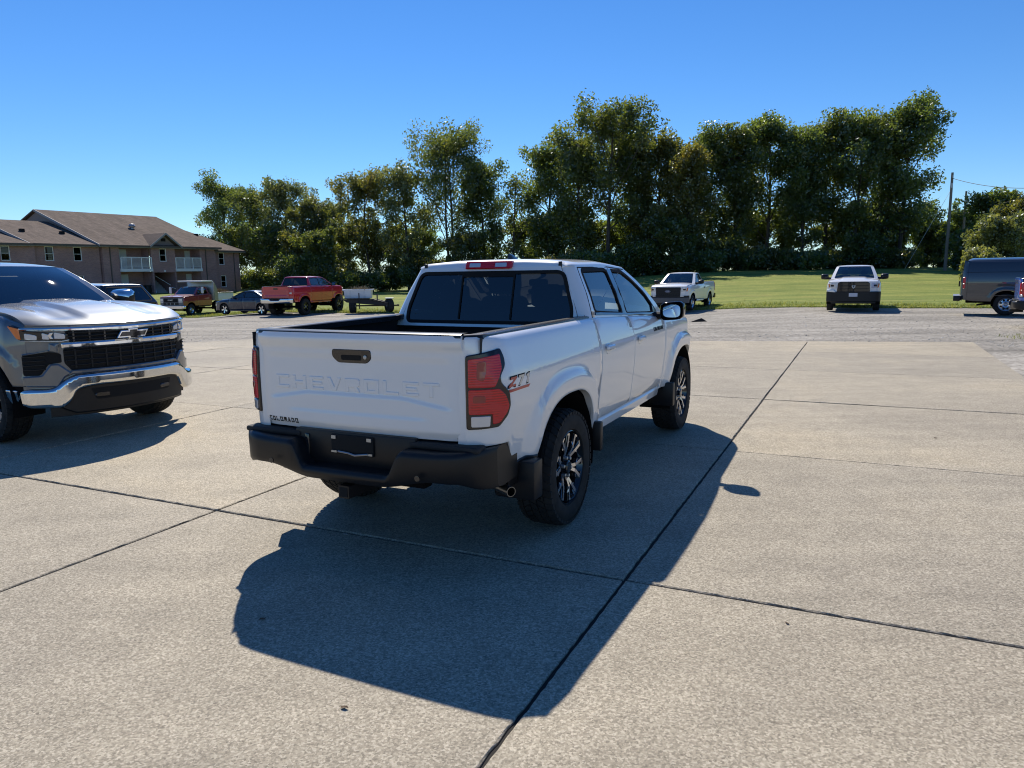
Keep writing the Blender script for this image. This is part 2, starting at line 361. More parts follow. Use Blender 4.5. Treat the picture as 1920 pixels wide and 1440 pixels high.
# ------------------------------------------------------------------ terrain
def hz(x, y):
    x = np.asarray(x, float); y = np.asarray(y, float)
    dip = -(.42+.53*sstep(x, -14, -22.5))*sstep(y, 19, 38)*sstep(x, 14.5, 5)*(1-sstep(x, -27, -36)*sstep(y, 56, 73))*(1-.35*sstep(y, 55, 85))
    rise = 1.62*sstep(x, -9, 24)*sstep(y, 37, 76)
    return dip+rise
def axis(a, b, fine0, fine1, f, c0, growth=1.25):
    L = list(np.arange(fine0, fine1+f/2, f)); s = f; x = fine1
    while x < b: s *= growth; x += s; L.append(x)
    s = f; x = fine0
    while x > a: s *= growth; x -= s; L.insert(0, x)
    return np.array(L)
XS = axis(-900, 900, -60, 64, 1., 0); YS = axis(-300, 1500, 10, 100, 1., 0)
V = [(x, y, float(hz(x, y))-.035) for y in YS for x in XS]; nx = len(XS)
mk('ground', V, [(j*nx+i, j*nx+i+1, (j+1)*nx+i+1, (j+1)*nx+i) for j in range(len(YS)-1) for i in range(nx-1)], MATS['gravel'], None, 0)['kind'] = 'structure'
# lawn: thick turf sheet behind the gravel, ragged front edge
GB = [(-900, 60), (-60, 56), (-30, 53.5), (-25, 52.6), (-20.5, 49), (-15, 45.4), (-8.6, 42.6), (0, 40.5), (6, 39), (9.5, 37.2), (12, 35.2), (15, 33.0), (17.5, 31.6), (21, 30.5), (30, 29), (60, 27), (900, 20)]
gx = np.array([p[0] for p in GB]); gy = np.array([p[1] for p in GB])
xs = axis(-900, 900, -62, 62, .5, 0, 1.2); rows = np.concatenate([[0, .04, .12, .3, .6], np.arange(1, 70, 1.), [75, 85, 100, 130, 200, 400, 900]])
V = []; nr_ = len(rows)
jit = np.convolve(rng.normal(0, 1, len(xs)+8), np.ones(5)/5, 'valid')[:len(xs)]*.28 + rng.normal(0, .05, len(xs))
for i, x in enumerate(xs):
    y0 = np.interp(x, gx, gy)+jit[i]
    for j, r in enumerate(rows):
        y = y0+r; V.append((x, y, float(hz(x, y)) + (-.06 if j == 0 else (.005 if j == 1 else .03))))
mk('lawn', V, [(i*nr_+j, (i+1)*nr_+j, (i+1)*nr_+j+1, i*nr_+j+1) for i in range(len(xs)-1) for j in range(nr_-1)], MATS['lawn'], None, 60)['kind'] = 'structure'

def tufts(name, pts, hgt, m, n=4):
    V = []; F = []
    for (x, y) in pts:
        z = float(hz(x, y))
        for _ in range(n):
            a = random.uniform(0, 6.28); h = hgt*random.uniform(.5, 1.3); wd = h*.12; dx, dy = math.cos(a), math.sin(a); l = h*random.uniform(.1, .6); ox, oy = random.uniform(-.08, .08), random.uniform(-.08, .08)
            b = len(V); V += [(x+ox-dy*wd, y+oy+dx*wd, z-.01), (x+ox+dy*wd, y+oy-dx*wd, z-.01), (x+ox+dx*l, y+oy+dy*l, z+h)]; F.append((b, b+1, b+2))
    me = bpy.data.meshes.new(name); me.from_pydata(V, [], F); me.materials.append(m)
    a = me.attributes.new('tint', 'FLOAT', 'FACE'); a.data.foreach_set('value', np.repeat(rng.random(len(pts)), n).astype(np.float32))
    o = bpy.data.objects.new(name, me); col.objects.link(o); o['kind'] = 'stuff'; return o
GRASSM = leafmat('grass_blades', [(0, (.11, .15, .028)), (.6, (.21, .245, .055)), (1, (.34, .32, .12))], .35)
pts = []
for _ in range(9000):
    x = random.uniform(-34, 30); y0 = np.interp(x, gx, gy); y = y0+abs(random.gauss(0, 1))*2.2-.25; pts.append((x, y))
tufts('grass', pts, .11, GRASSM)
pts = []
for _ in range(700):
    x = random.uniform(9.2, 11.2)+random.gauss(0, .25); y = random.uniform(9, 17); 
    if x > 10.9-(16-y)*.45+.35: pts.append((x, y))
for _ in range(260): pts.append((random.uniform(12, 15), random.uniform(16.2, 18.4)))
tufts('weeds', pts, .05, GRASSM, 3)

# pavement: every slab is a piece of its own
pav = empty('pavement', kind='structure')
ca, sa = math.cos(SLAB_TH), math.sin(SLAB_TH)
def ab(A, B): return (B*ca-A*sa, B*sa+A*ca)
AL = [-2.35, 1.13, 4.27, 7.52, 10.85, 14.1, 17.3, 20.6]; BL = [-9, -5.9, -2.75, .55, 3.80, 7.09, 10.16, 13.32, 16.45, 21]
CLIP = [((-16, 15.8), (-7.27, 20.41)), ((-7.27, 20.41), (10.9, 16.72))]
def clip(P, a, b):
    f = lambda p: (b[0]-a[0])*(p[1]-a[1])-(b[1]-a[1])*(p[0]-a[0])
    out = []
    for i in range(len(P)):
        p, q = P[i-1], P[i]; fp, fq = f(p), f(q)
        if (fp <= 0) != (fq <= 0):
            t = fp/(fp-fq); out.append((p[0]+(q[0]-p[0])*t, p[1]+(q[1]-p[1])*t))
        if fq <= 0: out.append(q)
    return out
jm = mat('joint_filler', (.02, .018, .016), .95)
for i in range(len(AL)-1):
    for j in range(len(BL)-1):
        g = .0095; gr = .005 if BL[j] in (7.09, 13.32, 16.45) else .0115
        gr2 = .005 if BL[j+1] in (7.09, 13.32, 16.45) else .0115
        P = [ab(AL[i]+g, BL[j]+gr), ab(AL[i]+g, BL[j+1]-gr2), ab(AL[i+1]-g, BL[j+1]-gr2), ab(AL[i+1]-g, BL[j]+gr)]
        if area(P) < 0: P = P[::-1]
        for a, b in CLIP: P = clip(P, a, b)
        if len(P) < 3 or abs(area(P)) < .3: continue
        cen = np.mean(P, 0)
        if not (-16 < cen[0] < 14 and -8 < cen[1]): continue
        near = np.hypot(cen[0], cen[1]) < 11
        D = dens(P, .045 if near else .25); 
        out = inset(D, 0); k = [max(-.001, rng.normal(.0005, .0024)) + (rng.random() < .05)*rng.uniform(0, .012) for _ in D]
        ring = [tuple(np.array(p)+(cen-np.array(p))/max(1e-6, np.linalg.norm(cen-np.array(p)))*q) for p, q in zip(D, k)]
        top = inset(D, .007); n = len(D); dz = rng.normal(0, .0012)
        V = [(*p, dz) for p in top]+[(*p, dz-.005) for p in ring]+[(*p, -.06) for p in ring]
        F = [tuple(range(n))]+[(q, (q+1) % n, n+(q+1) % n, n+q) for q in range(n)]+[(n+q, n+(q+1) % n, 2*n+(q+1) % n, 2*n+q) for q in range(n)]
        F[0] = F[0]
        mk('slab', V, F, MATS['concrete'], pav, 0)
fl = [ab(AL[0]+.02, BL[0]), ab(AL[0]+.03, 18.95), (-7.27, 20.25), (-15.7, 15.8), ab(AL[-1], BL[0])]
mk('joint_filler', [(x, y, -.013) for x, y in fl], [tuple(range(5))], jm, pav, 0)

# loose stones on the gravel lot
V = []; F = []
oct_ = np.array([(1, 0, 0), (-1, 0, 0), (0, 1, 0), (0, -1, 0), (0, 0, 1), (0, 0, -1)]); of_ = [(0, 2, 4), (2, 1, 4), (1, 3, 4), (3, 0, 4), (2, 0, 5), (1, 2, 5), (3, 1, 5), (0, 3, 5)]
cnt = 0
while cnt < 9000:
    y = 16+30*random.random()**1.6; x = random.uniform(-.62, .72)*y
    if y > np.interp(x, gx, gy)-.3 or all((b[0]-a[0])*(y-a[1])-(b[1]-a[1])*(x-a[0]) <= .15 for a, b in CLIP) and x < 10.6: continue
    s = random.uniform(.008, .018)*(1+.8*(random.random() < .08)); b = len(V); q = oct_*s*rng.uniform(.6, 1.3, 3)+rng.normal(0, s*.15, (6, 3)); a = random.uniform(0, 6.28)
    z = float(hz(x, y))-.035+s*.3
    V += [(x+p[0]*math.cos(a)-p[1]*math.sin(a), y+p[0]*math.sin(a)+p[1]*math.cos(a), z+p[2]*.4) for p in q]; F += [tuple(t+b for t in f) for f in of_]; cnt += 1
st = mat('stone', rough=.9); k = N(st); gi = k.n('ShaderNodeNewGeometry'); k.l(k.ramp(gi.outputs['Random Per Island'], [(0, (.30, .285, .26)), (.6, (.46, .44, .40)), (1, (.70, .68, .63))]), k.b.inputs['Base Color'])
mk('gravel', V, F, st, None, 0, False)['kind'] = 'stuff'

# ------------------------------------------------------------------ vehicles
class Body:
    """Plan outline + side profile of a vehicle. X forward, Y left, Z up; origin on the ground under the rear axle."""
    def __init__(s, **P):
        s.__dict__.update(dict(bow=.025, tail=(.02, .16), tpow=(2, 10), nose=(.28, .25), npow=(2, 12), tuck=.05, belt_in=.03, flare=.035, rtop=.06, zmid=.95, archp=2.3, fw=.11, lean=0, trk=.0, crease=None), **P)
        hl = (s.Xf-s.Xr)/2; xm = (s.Xf+s.Xr)/2
        y = np.sin(np.linspace(0, math.pi/2, 160))**.8; We = s.W-s.bow
        yt = y*We; xt = s.Xr+s.tail[0]*y**s.tpow[0]+s.tail[1]*y**s.tpow[1]
        xn = s.Xf-s.nose[0]*y**s.npow[0]-s.nose[1]*y**s.npow[1]
        x0, x1 = xt[-1], xn[-1]; xs_ = np.linspace(x0, x1, 200)[1:-1]; u = np.clip(np.abs(xs_-xm)/((x1-x0)/2), 0, 1)
        ys_ = We+s.bow*(1-u**2.2)
        s.CX = np.concatenate([xt, xs_, xn[::-1]]); s.CY = np.concatenate([yt, ys_, yt[::-1]])
        d = np.hypot(np.diff(s.CX), np.diff(s.CY)); s.CS = np.concatenate([[0], np.cumsum(d)])
        tx = np.gradient(s.CX, s.CS+np.arange(len(d)+1)*1e-9); ty = np.gradient(s.CY, s.CS+np.arange(len(d)+1)*1e-9)
        for _ in range(3):
            tx = np.convolve(np.pad(tx, 3, 'edge'), np.ones(7)/7, 'valid'); ty = np.convolve(np.pad(ty, 3, 'edge'), np.ones(7)/7, 'valid')
        l = np.hypot(tx, ty); s.NX, s.NY = -ty/l*1.0, tx/l*1.0
        s.i0, s.i1 = len(xt)-1, len(xt)+len(xs_)
        s.Smax = s.CS[-1]
    def S(s, X):                                                     # arc length at X (tail corner .. nose corner)
        a = s.CX[20:-20]; return np.interp(X, a, s.CS[20:-20])
    def St(s, Y): return np.interp(Y, s.CY[:s.i0+1], s.CS[:s.i0+1])
    def Sn(s, Y): return np.interp(Y, s.CY[s.i1:][::-1], s.CS[s.i1:][::-1])
    def ztop(s, X): return np.interp(X, [p[0] for p in s.top], [p[1] for p in s.top])
    def arch(s, X):
        z = np.full(np.shape(X), -9.)
        for xc in s.axles:
            q = np.abs((X-xc)/s.Ra); z = np.where(q < 1, np.maximum(z, s.hz_+s.Ra*(1-np.minimum(q, 1)**s.archp)**(1/s.archp)), z)
        return z
    def prof(s, X, z, zt=None):
        zt = s.ztop(X) if zt is None else zt
        a = np.interp(z, [s.zr, s.zr+.18, s.zmid, 1.6], [s.tuck, s.tuck*.45, 0, 0]) + s.belt_in*np.clip((z-s.zmid)/np.maximum(.05, zt-s.zmid), 0, 1)**2
        if s.crease is not None:
            zc = s.crease[0]+s.crease[1]*X; a = a+s.crease[2]*np.maximum(0, z-zc)-.25*s.crease[2]*np.clip(1-np.abs(z-zc+.05)/.07, 0, 1)*.05
        r = s.rtop; e = np.clip((z-(zt-r))/r, 0, 1); a = a+r*.8*(1-np.sqrt(np.maximum(0, 1-e*e*.98)))
        a = a*(.12+.88*sstep(X, s.Xr+s.tail[0]+.01, s.Xr+s.tail[0]+s.tail[1]))*(.15+.85*(1-sstep(X, s.Xf-s.nose[0]-s.nose[1]*.9, s.Xf-s.nose[0]*.8)))
        for xc in s.axles:
            q = (np.abs((X-xc)/s.Ra)**s.archp+np.abs(np.maximum(z-s.hz_, 0)/s.Ra)**s.archp)**(1/s.archp)
            w = s.fw/s.Ra; f = (1-sstep(q, 1+w*.85, 1+w*1.15))*np.where(z > s.hz_-.05, 1, 1)
            a = a-s.flare*f
        return a
    def pt(s, S, z, off=0., zt=None):
        S = np.asarray(S, float); X = np.interp(S, s.CS, s.CX); Y = np.interp(S, s.CS, s.CY); nx_ = np.interp(S, s.CS, s.NX); ny_ = np.interp(S, s.CS, s.NY)
        d = off-s.prof(X, np.asarray(z, float), zt); return X+nx_*d, Y+ny_*d
    def side(s, sg):                                                 # (S, z, off) -> point
        def f(u, v, off=0.):
            x, y = s.pt(u, v, off); return (float(x), float(y)*sg, v)
        return f
    def sideX(s, sg): g = s.side(sg); return lambda u, v, off=0.: g(s.S(u), v, off)
    def front(s, lean=0, zref=.9):
        def f(u, v, off=0.):
            S = s.Sn(abs(u)); X = np.interp(S, s.CS, s.CX); nx_ = np.interp(S, s.CS, s.NX); ny_ = np.interp(S, s.CS, s.NY)
            return (float(X+nx_*off-lean*(v-zref)), float(u+math.copysign(1, u)*ny_*off), v)
        return f
    def rear(s, fn=None):
        def f(u, v, off=0.):
            S = s.St(abs(u)); X = np.interp(S, s.CS, s.CX); return (float(X-off-(fn(u, v) if fn else 0)), u, v)
        return f

def panel(b, name, m, parent, sg, S0, S1, zb, zt, nrow=14, step=.06, lip=.03, x0=None, x1=None, topz=None, eps=.004):
    """Body panel between arc lengths S0..S1, from zb(X) to zt(X), edges rolled inwards."""
    us = set(np.linspace(0, 1, max(3, int((S1-S0)/step)+1)))
    for xc in b.axles:
        for q in np.linspace(0, math.pi, 33):
            X = xc+b.Ra*math.cos(q)*.9999; Sx = float(b.S(X))
            if S0+.01 < Sx < S1-.01: us.add((Sx-S0)/(S1-S0))
    us = np.array(sorted(us)); e = eps/(S1-S0); us = np.concatenate([[0, e], us[(us > e*1.5) & (us < 1-e*1.5)], [1-e, 1]])
    Ss = S0+us*(S1-S0); X = np.interp(Ss, b.CS, b.CX); B = np.maximum(zb(X), b.arch(X)) if callable(zb) else np.maximum(zb, b.arch(X)); T = zt(X) if callable(zt) else np.full(len(X), zt)
    vs = np.linspace(0, 1, nrow); G = []
    mid = np.concatenate([[0, .01], vs[1:-1], [.975, .99, 1]])
    for v in mid:
        z = B+(T-B)*v; off = -.0025*((v == 0) | (v == 1)) - .0025*((us == 0) | (us == 1))
        SS = Ss.copy()
        if x0: SS = SS+(1-us)*x0(z)
        if x1: SS = SS+us*x1(z)
        x, y = b.pt(SS, z, off, T if topz is None else topz(X)); G.append(np.stack([x, y*sg, z], 1))
    G = np.array(G); ins = G.copy()
    h, wd = G.shape[:2]; mb = MB(); mb.grid(G.tolist())
    # return lips
    for idx, dv in ((G[0], (0, -lip, .0)), (G[-1], (0, -lip, -.004)), (G[:, 0], (0, -lip, 0)), (G[:, -1], (0, -lip, 0))):
        q = idx+np.array(dv)*np.array([1, sg, 1]); mb.grid([idx.tolist(), q.tolist()])
    bm = bmesh.new(); me = bpy.data.meshes.new(name); me.from_pydata([tuple(v) for v in mb.v], [], mb.f); bm.from_mesh(me)
    bmesh.ops.remove_doubles(bm, verts=bm.verts, dist=1e-5); bmesh.ops.recalc_face_normals(bm, faces=bm.faces); bm.to_mesh(me); bm.free()
    me.shade_smooth(); me.set_sharp_from_angle(angle=R(38)); me.materials.append(m)
    o = bpy.data.objects.new(name, me); col.objects.link(o); o.parent = parent
    return o

_wheels = {}
def tyre_mesh(Rt, wd, rimR, lugs=True):
    mb = MB(); h = wd/2
    mb.lathe([(-h*.62, rimR), (-h*.9, rimR+.015), (-h*1.0, rimR+(Rt-rimR)*.45), (-h*.94, Rt-.035), (-h*.8, Rt-.012), (-h*.74, Rt-.008), (h*.74, Rt-.008), (h*.8, Rt-.012), (h*.94, Rt-.035), (h*1.0, rimR+(Rt-rimR)*.45), (h*.9, rimR+.015), (h*.62, rimR)], 56)
    if lugs:
        n = 46
        for r_, (y0, y1) in enumerate([(-.97, -.62), (-.56, -.22), (-.16, .16), (.22, .56), (.62, .97)]):
            for i in range(n):
                a0 = 2*math.pi*(i+.5*(r_ % 2))/n; a1 = a0+2*math.pi/n*.78; sk = .03*(1 if r_ < 2 else -1)
                V = []
                for (rr) in (Rt-.02, Rt):
                    for (y, sh) in ((y0, -sk), (y1, sk)):
                        rad = rr-(.016 if abs(y) > .8 else 0)
                        for a in (a0+sh, a1+sh): V.append((math.cos(a)*rad, y*h, math.sin(a)*rad))
                mb.add(V, [(4, 5, 7, 6), (0, 1, 5, 4), (2, 6, 7, 3), (0, 4, 6, 2), (1, 3, 7, 5)])
    return mb
def spoke_mesh(style, rimR, d):
    """one spoke (bright, dark) of n, outer face towards +Y at angle 0"""
    br = MB(); dk = MB(); o = d*.55
    pol = lambda r, a: (r*math.cos(a), r*math.sin(a))
    def bar(mb, r0, a0, w0, r1, a1, w1, y0, y1, th=.03):
        p, q = Vector(pol(r0, a0)), Vector(pol(r1, a1)); t = (q-p).normalized(); n = Vector((-t.y, t.x))
        P = [p+n*w0, q+n*w1, q-n*w1, p-n*w0]; yy = [y0, y1, y1, y0]
        V = [(a.x, y+o, a.y) for a, y in zip(P, yy)]+[(a.x, y-th+o, a.y) for a, y in zip(P, yy)]
        mb.add(V, [(0, 1, 2, 3), (4, 5, 6, 7), (0, 1, 5, 4), (1, 2, 6, 5), (2, 3, 7, 6), (3, 0, 4, 7)])
    n = {'fork': 6, 'five': 5, 'six': 6}.get(style, 1)
    if style == 'fork':
        for sg in (-1, 1):
            bar(br, rimR*.36, sg*.10, .012, rimR*.60, sg*.15, .011, .012, .028); bar(br, rimR*.58, sg*.15, .011, rimR*.95, sg*.26, .012, .028, .036)
            bar(br, rimR*.62, sg*.15, .006, rimR*.72, sg*.37, .006, .026, .026); bar(br, rimR*.93, sg*.27, .007, rimR*.955, sg*.12, .005, .036, .036)
            bar(dk, rimR*.55, sg*.14, .012, rimR*.97, sg*.24, .018, .016, .026)
        bar(dk, rimR*.15, 0, .035, rimR*.62, 0, .022, .004, .018, .04)
    elif style == 'five':
        bar(br, rimR*.12, 0, .045, rimR*.97, 0, .035, .012, .03); bar(br, rimR*.5, 0, .02, rimR*.97, .16, .014, .02, .03); bar(br, rimR*.5, 0, .02, rimR*.97, -.16, .014, .02, .03)
    elif style == 'six':
        bar(br, rimR*.15, 0, .04, rimR*.97, 0, .026, .01, .03); bar(br, rimR*.45, .1, .012, rimR*.97, .22, .012, .018, .032); bar(br, rimR*.45, -.1, .012, rimR*.97, -.22, .012, .018, .032)
    else:
        br.lathe([(o, rimR*.18), (o+.012, rimR*.30), (o+.02, rimR*.45), (o, rimR*.62), (o-.005, rimR*.80), (o+.02, rimR*.93), (o+.035, rimR*.99)], 40)
        for i in range(8):
            a = 2*math.pi*i/8; x, z = pol(rimR*.66, a); dk.lathe([(o+.004, .0), (o+.009, .030), (o, .036)], 12, c=(x, 0, z))
    return br, dk, n
def wheel(parent, x, y, z, Rt, wd, rimR, style, sg, bright=None, lugs=True, name='wheel'):
    key = (Rt, wd, rimR, style, bright.name if bright else '', lugs); d = wd*.5
    if key not in _wheels:
        L = [(MB().lathe([(-d*.75, rimR), (-d*.6, rimR*.95), (d*.2, rimR*.90), (d*.62, rimR*.955), (d*.80, rimR), (d*.86, rimR*1.01), (d*.84, rimR*1.03), (d*.7, rimR*1.03)], 48).lathe([(d*.1, rimR*.9), (d*.08, .01)], 48).build('wheel', GLOSSB if style in ('fork', 'six', 'five') else STEEL, None, 40), 0)]
        L.append((tyre_mesh(Rt, wd, rimR, lugs).build('tyre', MATS['tyre_rubber'], None, 40), 0))
        L.append((MB().lathe([(-d*.2, rimR*.72), (-d*.1, rimR*.72), (-d*.1, .03)], 32).build('brake_disc', STEEL, None, 40), 0))
        br, dk, n = spoke_mesh(style, rimR, d)
        hub = MB().lathe([(d*.5, rimR*.2), (d*.55+.03, rimR*.19), (d*.55+.036, rimR*.15), (d*.55+.036, 0)], 24)
        L.append((hub.build('hub_cap', GLOSSB if style == 'fork' else STEEL, None, 30), 0))
        nut = MB().lathe([(d*.5, .014), (d*.55+.028, .012), (d*.55+.032, 0)], 8, c=(rimR*.27, 0, 0)).build('wheel_nut', STEEL, None, 30)
        s_ = br.build('spoke' if n > 1 else 'wheel_disc', bright or ALU, None, 30); k_ = dk.build('spoke_backing' if n > 1 else 'vent_holes', GLOSSB if style != 'steel' else SEAM, None, 30)
        if n == 1: k_['kind'] = 'stuff'
        for o, m_ in ((s_, n), (k_, n), (nut, 6)):
            for i in range(m_):
                c = o if i == 0 else o.copy()
                if i: col.objects.link(c)
                L.append((c, 2*math.pi*(i+.25)/m_))
        _wheels[key] = L; new = L
    else:
        new = [(q.copy(), a) for q, a in _wheels[key]]
        for q, a in new: col.objects.link(q)
    r = new[0][0]; r.parent = parent; r.location = (x, y, z); r.rotation_euler = (0, random.uniform(0, 1) if style != 'fork' else .2*x, 0 if sg > 0 else math.pi)
    for q, a in new[1:]: q.parent = r; q.location = (0, 0, 0); q.rotation_euler = (0, -a, 0)
    return r

def cabin_fns(P):
    gyv = lambda z: np.interp(z, [p[0] for p in P['gy']], [p[1] for p in P['gy']])
    zb, zr = P['zb'], P['zr']
    xr = lambda z: P['xr0']+(P['xr1']-P['xr0'])*(z-zb)/(zr-zb)
    return gyv, xr
def greenhouse(root, P, m, windows, back=None, roofm=None, glassm=None, trims=(), seams=(), rear_glass=None, ws_glass=None, pillar='cab_side'):
    """windows: list of polygons in (X, z). P: gy[(z,halfwidth)], zb, zr, xr0, xr1, xw0, xw1, apts (A pillar outer line), crown, rc"""
    gy, xr = cabin_fns(P); zb, zr, rc = P['zb'], P['zr'], P.get('rc', .07); inn = P.get('ycurve', .012)
    glassm = glassm or GMID
    def smap(sg):
        def f(X, z, off=0.):
            k = max(0, (X-P['xc'])/(P['xw0']-P['xc'])) if 'xc' in P else 0
            return (X, sg*(float(gy(z))+off-inn*2*k*k), z)
        return f
    ap = P['apts']                                                  # from belt to roof
    outline = [(float(xr(zb))+rc, zb)]+[(x, z) for x, z in ap]
    topline = [(x, z) for x, z in P['rail'][::-1]]                   # front to rear
    outline += topline
    wins = [rpoly(w_, .035, 4) for w_ in windows]
    for sg in (1, -1):
        shell(pillar, outline, smap(sg), m, root, 0, .02, .0, .09, wins, 40)
        for wp in wins:
            shell('side_window', inset(wp, -.004), smap(sg), glassm, root, -.010, .004, 0, .15)
            tr = inset(wp, -.020); shell('window_seal', tr, smap(sg), SEAM, root, .003, .014, .002, .12, [inset(wp, .010)])
        for tp in trims: shell('pillar_trim', tp, smap(sg), GLOSSB, root, .004, .012, .002, .12)
        for a, b2 in seams:
            t = (Vector(b2)-Vector(a)).normalized(); n = Vector((-t.y, t.x))*.0045; A, B_ = Vector(a), Vector(b2)
            shell('door_gap', [tuple(A+n), tuple(B_+n), tuple(B_-n), tuple(A-n)], smap(sg), SEAM, root, .0015, .004, 0, .1)
    # rear corners and rear panel
    zs = np.linspace(zb, zr, 8)
    for sg in (1, -1):
        G = []; mb = MB()
        for z in zs:
            row = []
            for q in np.linspace(0, math.pi/2, 7): row.append((float(xr(z))+rc-rc*math.cos(q), sg*(float(gy(z))-rc+rc*math.sin(q)), z))
            G.append(row)
        mb.grid(G).build('corner_pillar', m, root)
    bow = P.get('rbow', .03)
    rmap = lambda y, z, off=0.: (float(xr(z))-off-bow*(1-(y/(float(gy(zb))))**2)+bow*(1-((float(gy(zb))-rc)/float(gy(zb)))**2)*1.0, y, z)
    if back:
        g = lambda z: float(gy(z))-rc
        o = [(-g(zb), zb), (g(zb), zb), (g((zb+zr)/2), (zb+zr)/2), (g(zr), zr), (-g(zr), zr), (-g((zb+zr)/2), (zb+zr)/2)]
        bw = rpoly(back, P.get('rwr', .06), 5)
        shell('rear_panel', o, rmap, m, root, 0, .02, 0, .10, [bw])
        shell('rear_window', inset(bw, -.004), rmap, rear_glass or GTINT, root, -.008, .004, 0, .2)
        shell('window_seal', inset(bw, -.008), rmap, SEAM, root, .002, .012, .001, .2, [inset(bw, .018)])
    # roof
    rl = P['rail']; xs0, xs1 = rl[0][0], rl[-1][0]; zt = lambda X: np.interp(X, [p[0] for p in rl], [p[1] for p in rl])
    X_ = np.concatenate([[float(xr(zr))], float(xr(zr))+np.array([.012, .03, .06]), np.linspace(xs0+.08, xs1, 16)]); G = []
    X0, X1 = X_[0], X_[-1]
    for X in X_:
        z0 = float(zt(max(X, xs0))); t0 = min(1, (X-X0)/.14); t1 = min(1, (X1-X)/.5); h = P['crown']*(1-(1-t0)**2.5)**.4*(.35+.65*(1-(1-t1)**2)); yy = float(gy(z0))
        if X < xs0: yy = yy-rc+math.sqrt(max(0, rc*rc-(xs0-X)**2)) if xs0-X < rc else yy-rc
        row = []
        for k in np.linspace(-1, 1, 25):
            q = math.copysign(abs(k)**.72, k) if abs(k) < 1 else k; s_ = math.sin(k*math.pi/2)
            row.append((X, yy*s_, z0+h*(1-abs(s_)**2.8)**(1/2.2)*(1) if abs(s_) < 1 else z0))
        G.append(row)
    MB().grid(G).build('roof', roofm or m, root, 50)
    # windscreen
    G = []; zs = np.linspace(0, 1, 9); za, xa = ap[0][1], ap[0][0]; pz = [p[1] for p in ap]; px = [p[0] for p in ap]
    for t in zs:
        z = ap[0][1]+(ap[-1][1]-ap[0][1])*t; x = np.interp(z, pz, px); k = max(0, (x-P['xc'])/(P['xw0']-P['xc'])) if 'xc' in P else 0
        yy = float(gy(z))-inn*2*k*k; h = P['crown']*.35*t; row = []
        for q in np.linspace(-1, 1, 15): row.append((x+P.get('wbow', .10)*(1-q*q)-(0.0), q*(yy-.004), z+h*(1-abs(q)**2.6)))
        G.append(row)
    for sl_ in (slice(0, 2), slice(-2, None)): MB().grid([r[sl_] for r in G]).build('windscreen_pillar', P.get('apm', m), root, 50)
    MB().grid([r[1:-1] for r in G]).build('windscreen', ws_glass or GCLR, root, 60)
    hdr = [[(x-.002, y, z+.004) for x, y, z in G[-1]], [(x-.03, y*.99, z+.012) for x, y, z in G[-1]]]
    return smap, rmap, gy, xr, G

def seats(root, xf, xrr, zc, wy, zroof, wheel_x=None, side=1, rear=True):
    for x, ys in ((xf, (-.38, .38)),):
        for y in ys:
            mb = MB()
            mb.box(x-.05, x+.45, y-.24, y+.24, zc, zc+.16, .05)
            mb.add([], []); hgt = .58
            for (a, b2, y0, y1, z0, z1, bb) in ((x-.16, x-.02, y-.23, y+.23, zc+.1, zc+.1+hgt, .05), (x-.20, x-.10, y-.13, y+.13, zc+hgt+.12, zc+hgt+.32, .045)): mb.box(a, b2, y0, y1, z0, z1, bb)
            mb.tube([(x-.13, y-.06, zc+hgt), (x-.14, y-.06, zc+hgt+.15)], .008, 6).tube([(x-.13, y+.06, zc+hgt), (x-.14, y+.06, zc+hgt+.15)], .008, 6)
            mb.build('front_seat', SEATM, root)
    if rear:
        rb = MB().box(xrr+.12, xrr+.55, -.62, .62, zc, zc+.15, .05).box(xrr, xrr+.14, -.64, .64, zc+.1, zc+.62, .05)
        for y in (-.42, .42): rb.box(xrr-.01, xrr+.09, y-.13, y+.13, zc+.62, zc+.80, .04)
        rb.build('rear_bench', SEATM, root)
    d = MB().box(xf+.62, xf+1.05, -wy, wy, zc+.12, zc+.42, .06).box(xf+.75, xf+1.3, -wy, wy, zc+.30, zc+.44, .05).box(xf-.1, xf+.7, -.13, .13, zc-.1, zc+.14, .03)
    d.build('dashboard', CABIN, root)
    st_ = MB(); c = Vector((xf+.50, .38*side, zc+.36)); ring = []
    for i in range(25):
        a = 2*math.pi*i/24; ring.append((c.x+math.cos(a)*.07, c.y+math.sin(a)*.185, c.z+math.cos(a)*.17))
    st_.tube(ring, .016, 8, False).tube([(c.x, c.y, c.z), (c.x+.2, c.y, c.z-.06)], .03); st_.box(c.x-.02, c.x+.03, c.y-.17, c.y+.17, c.z-.03, c.z+.03, .012).build('steering_wheel', CABIN, root)

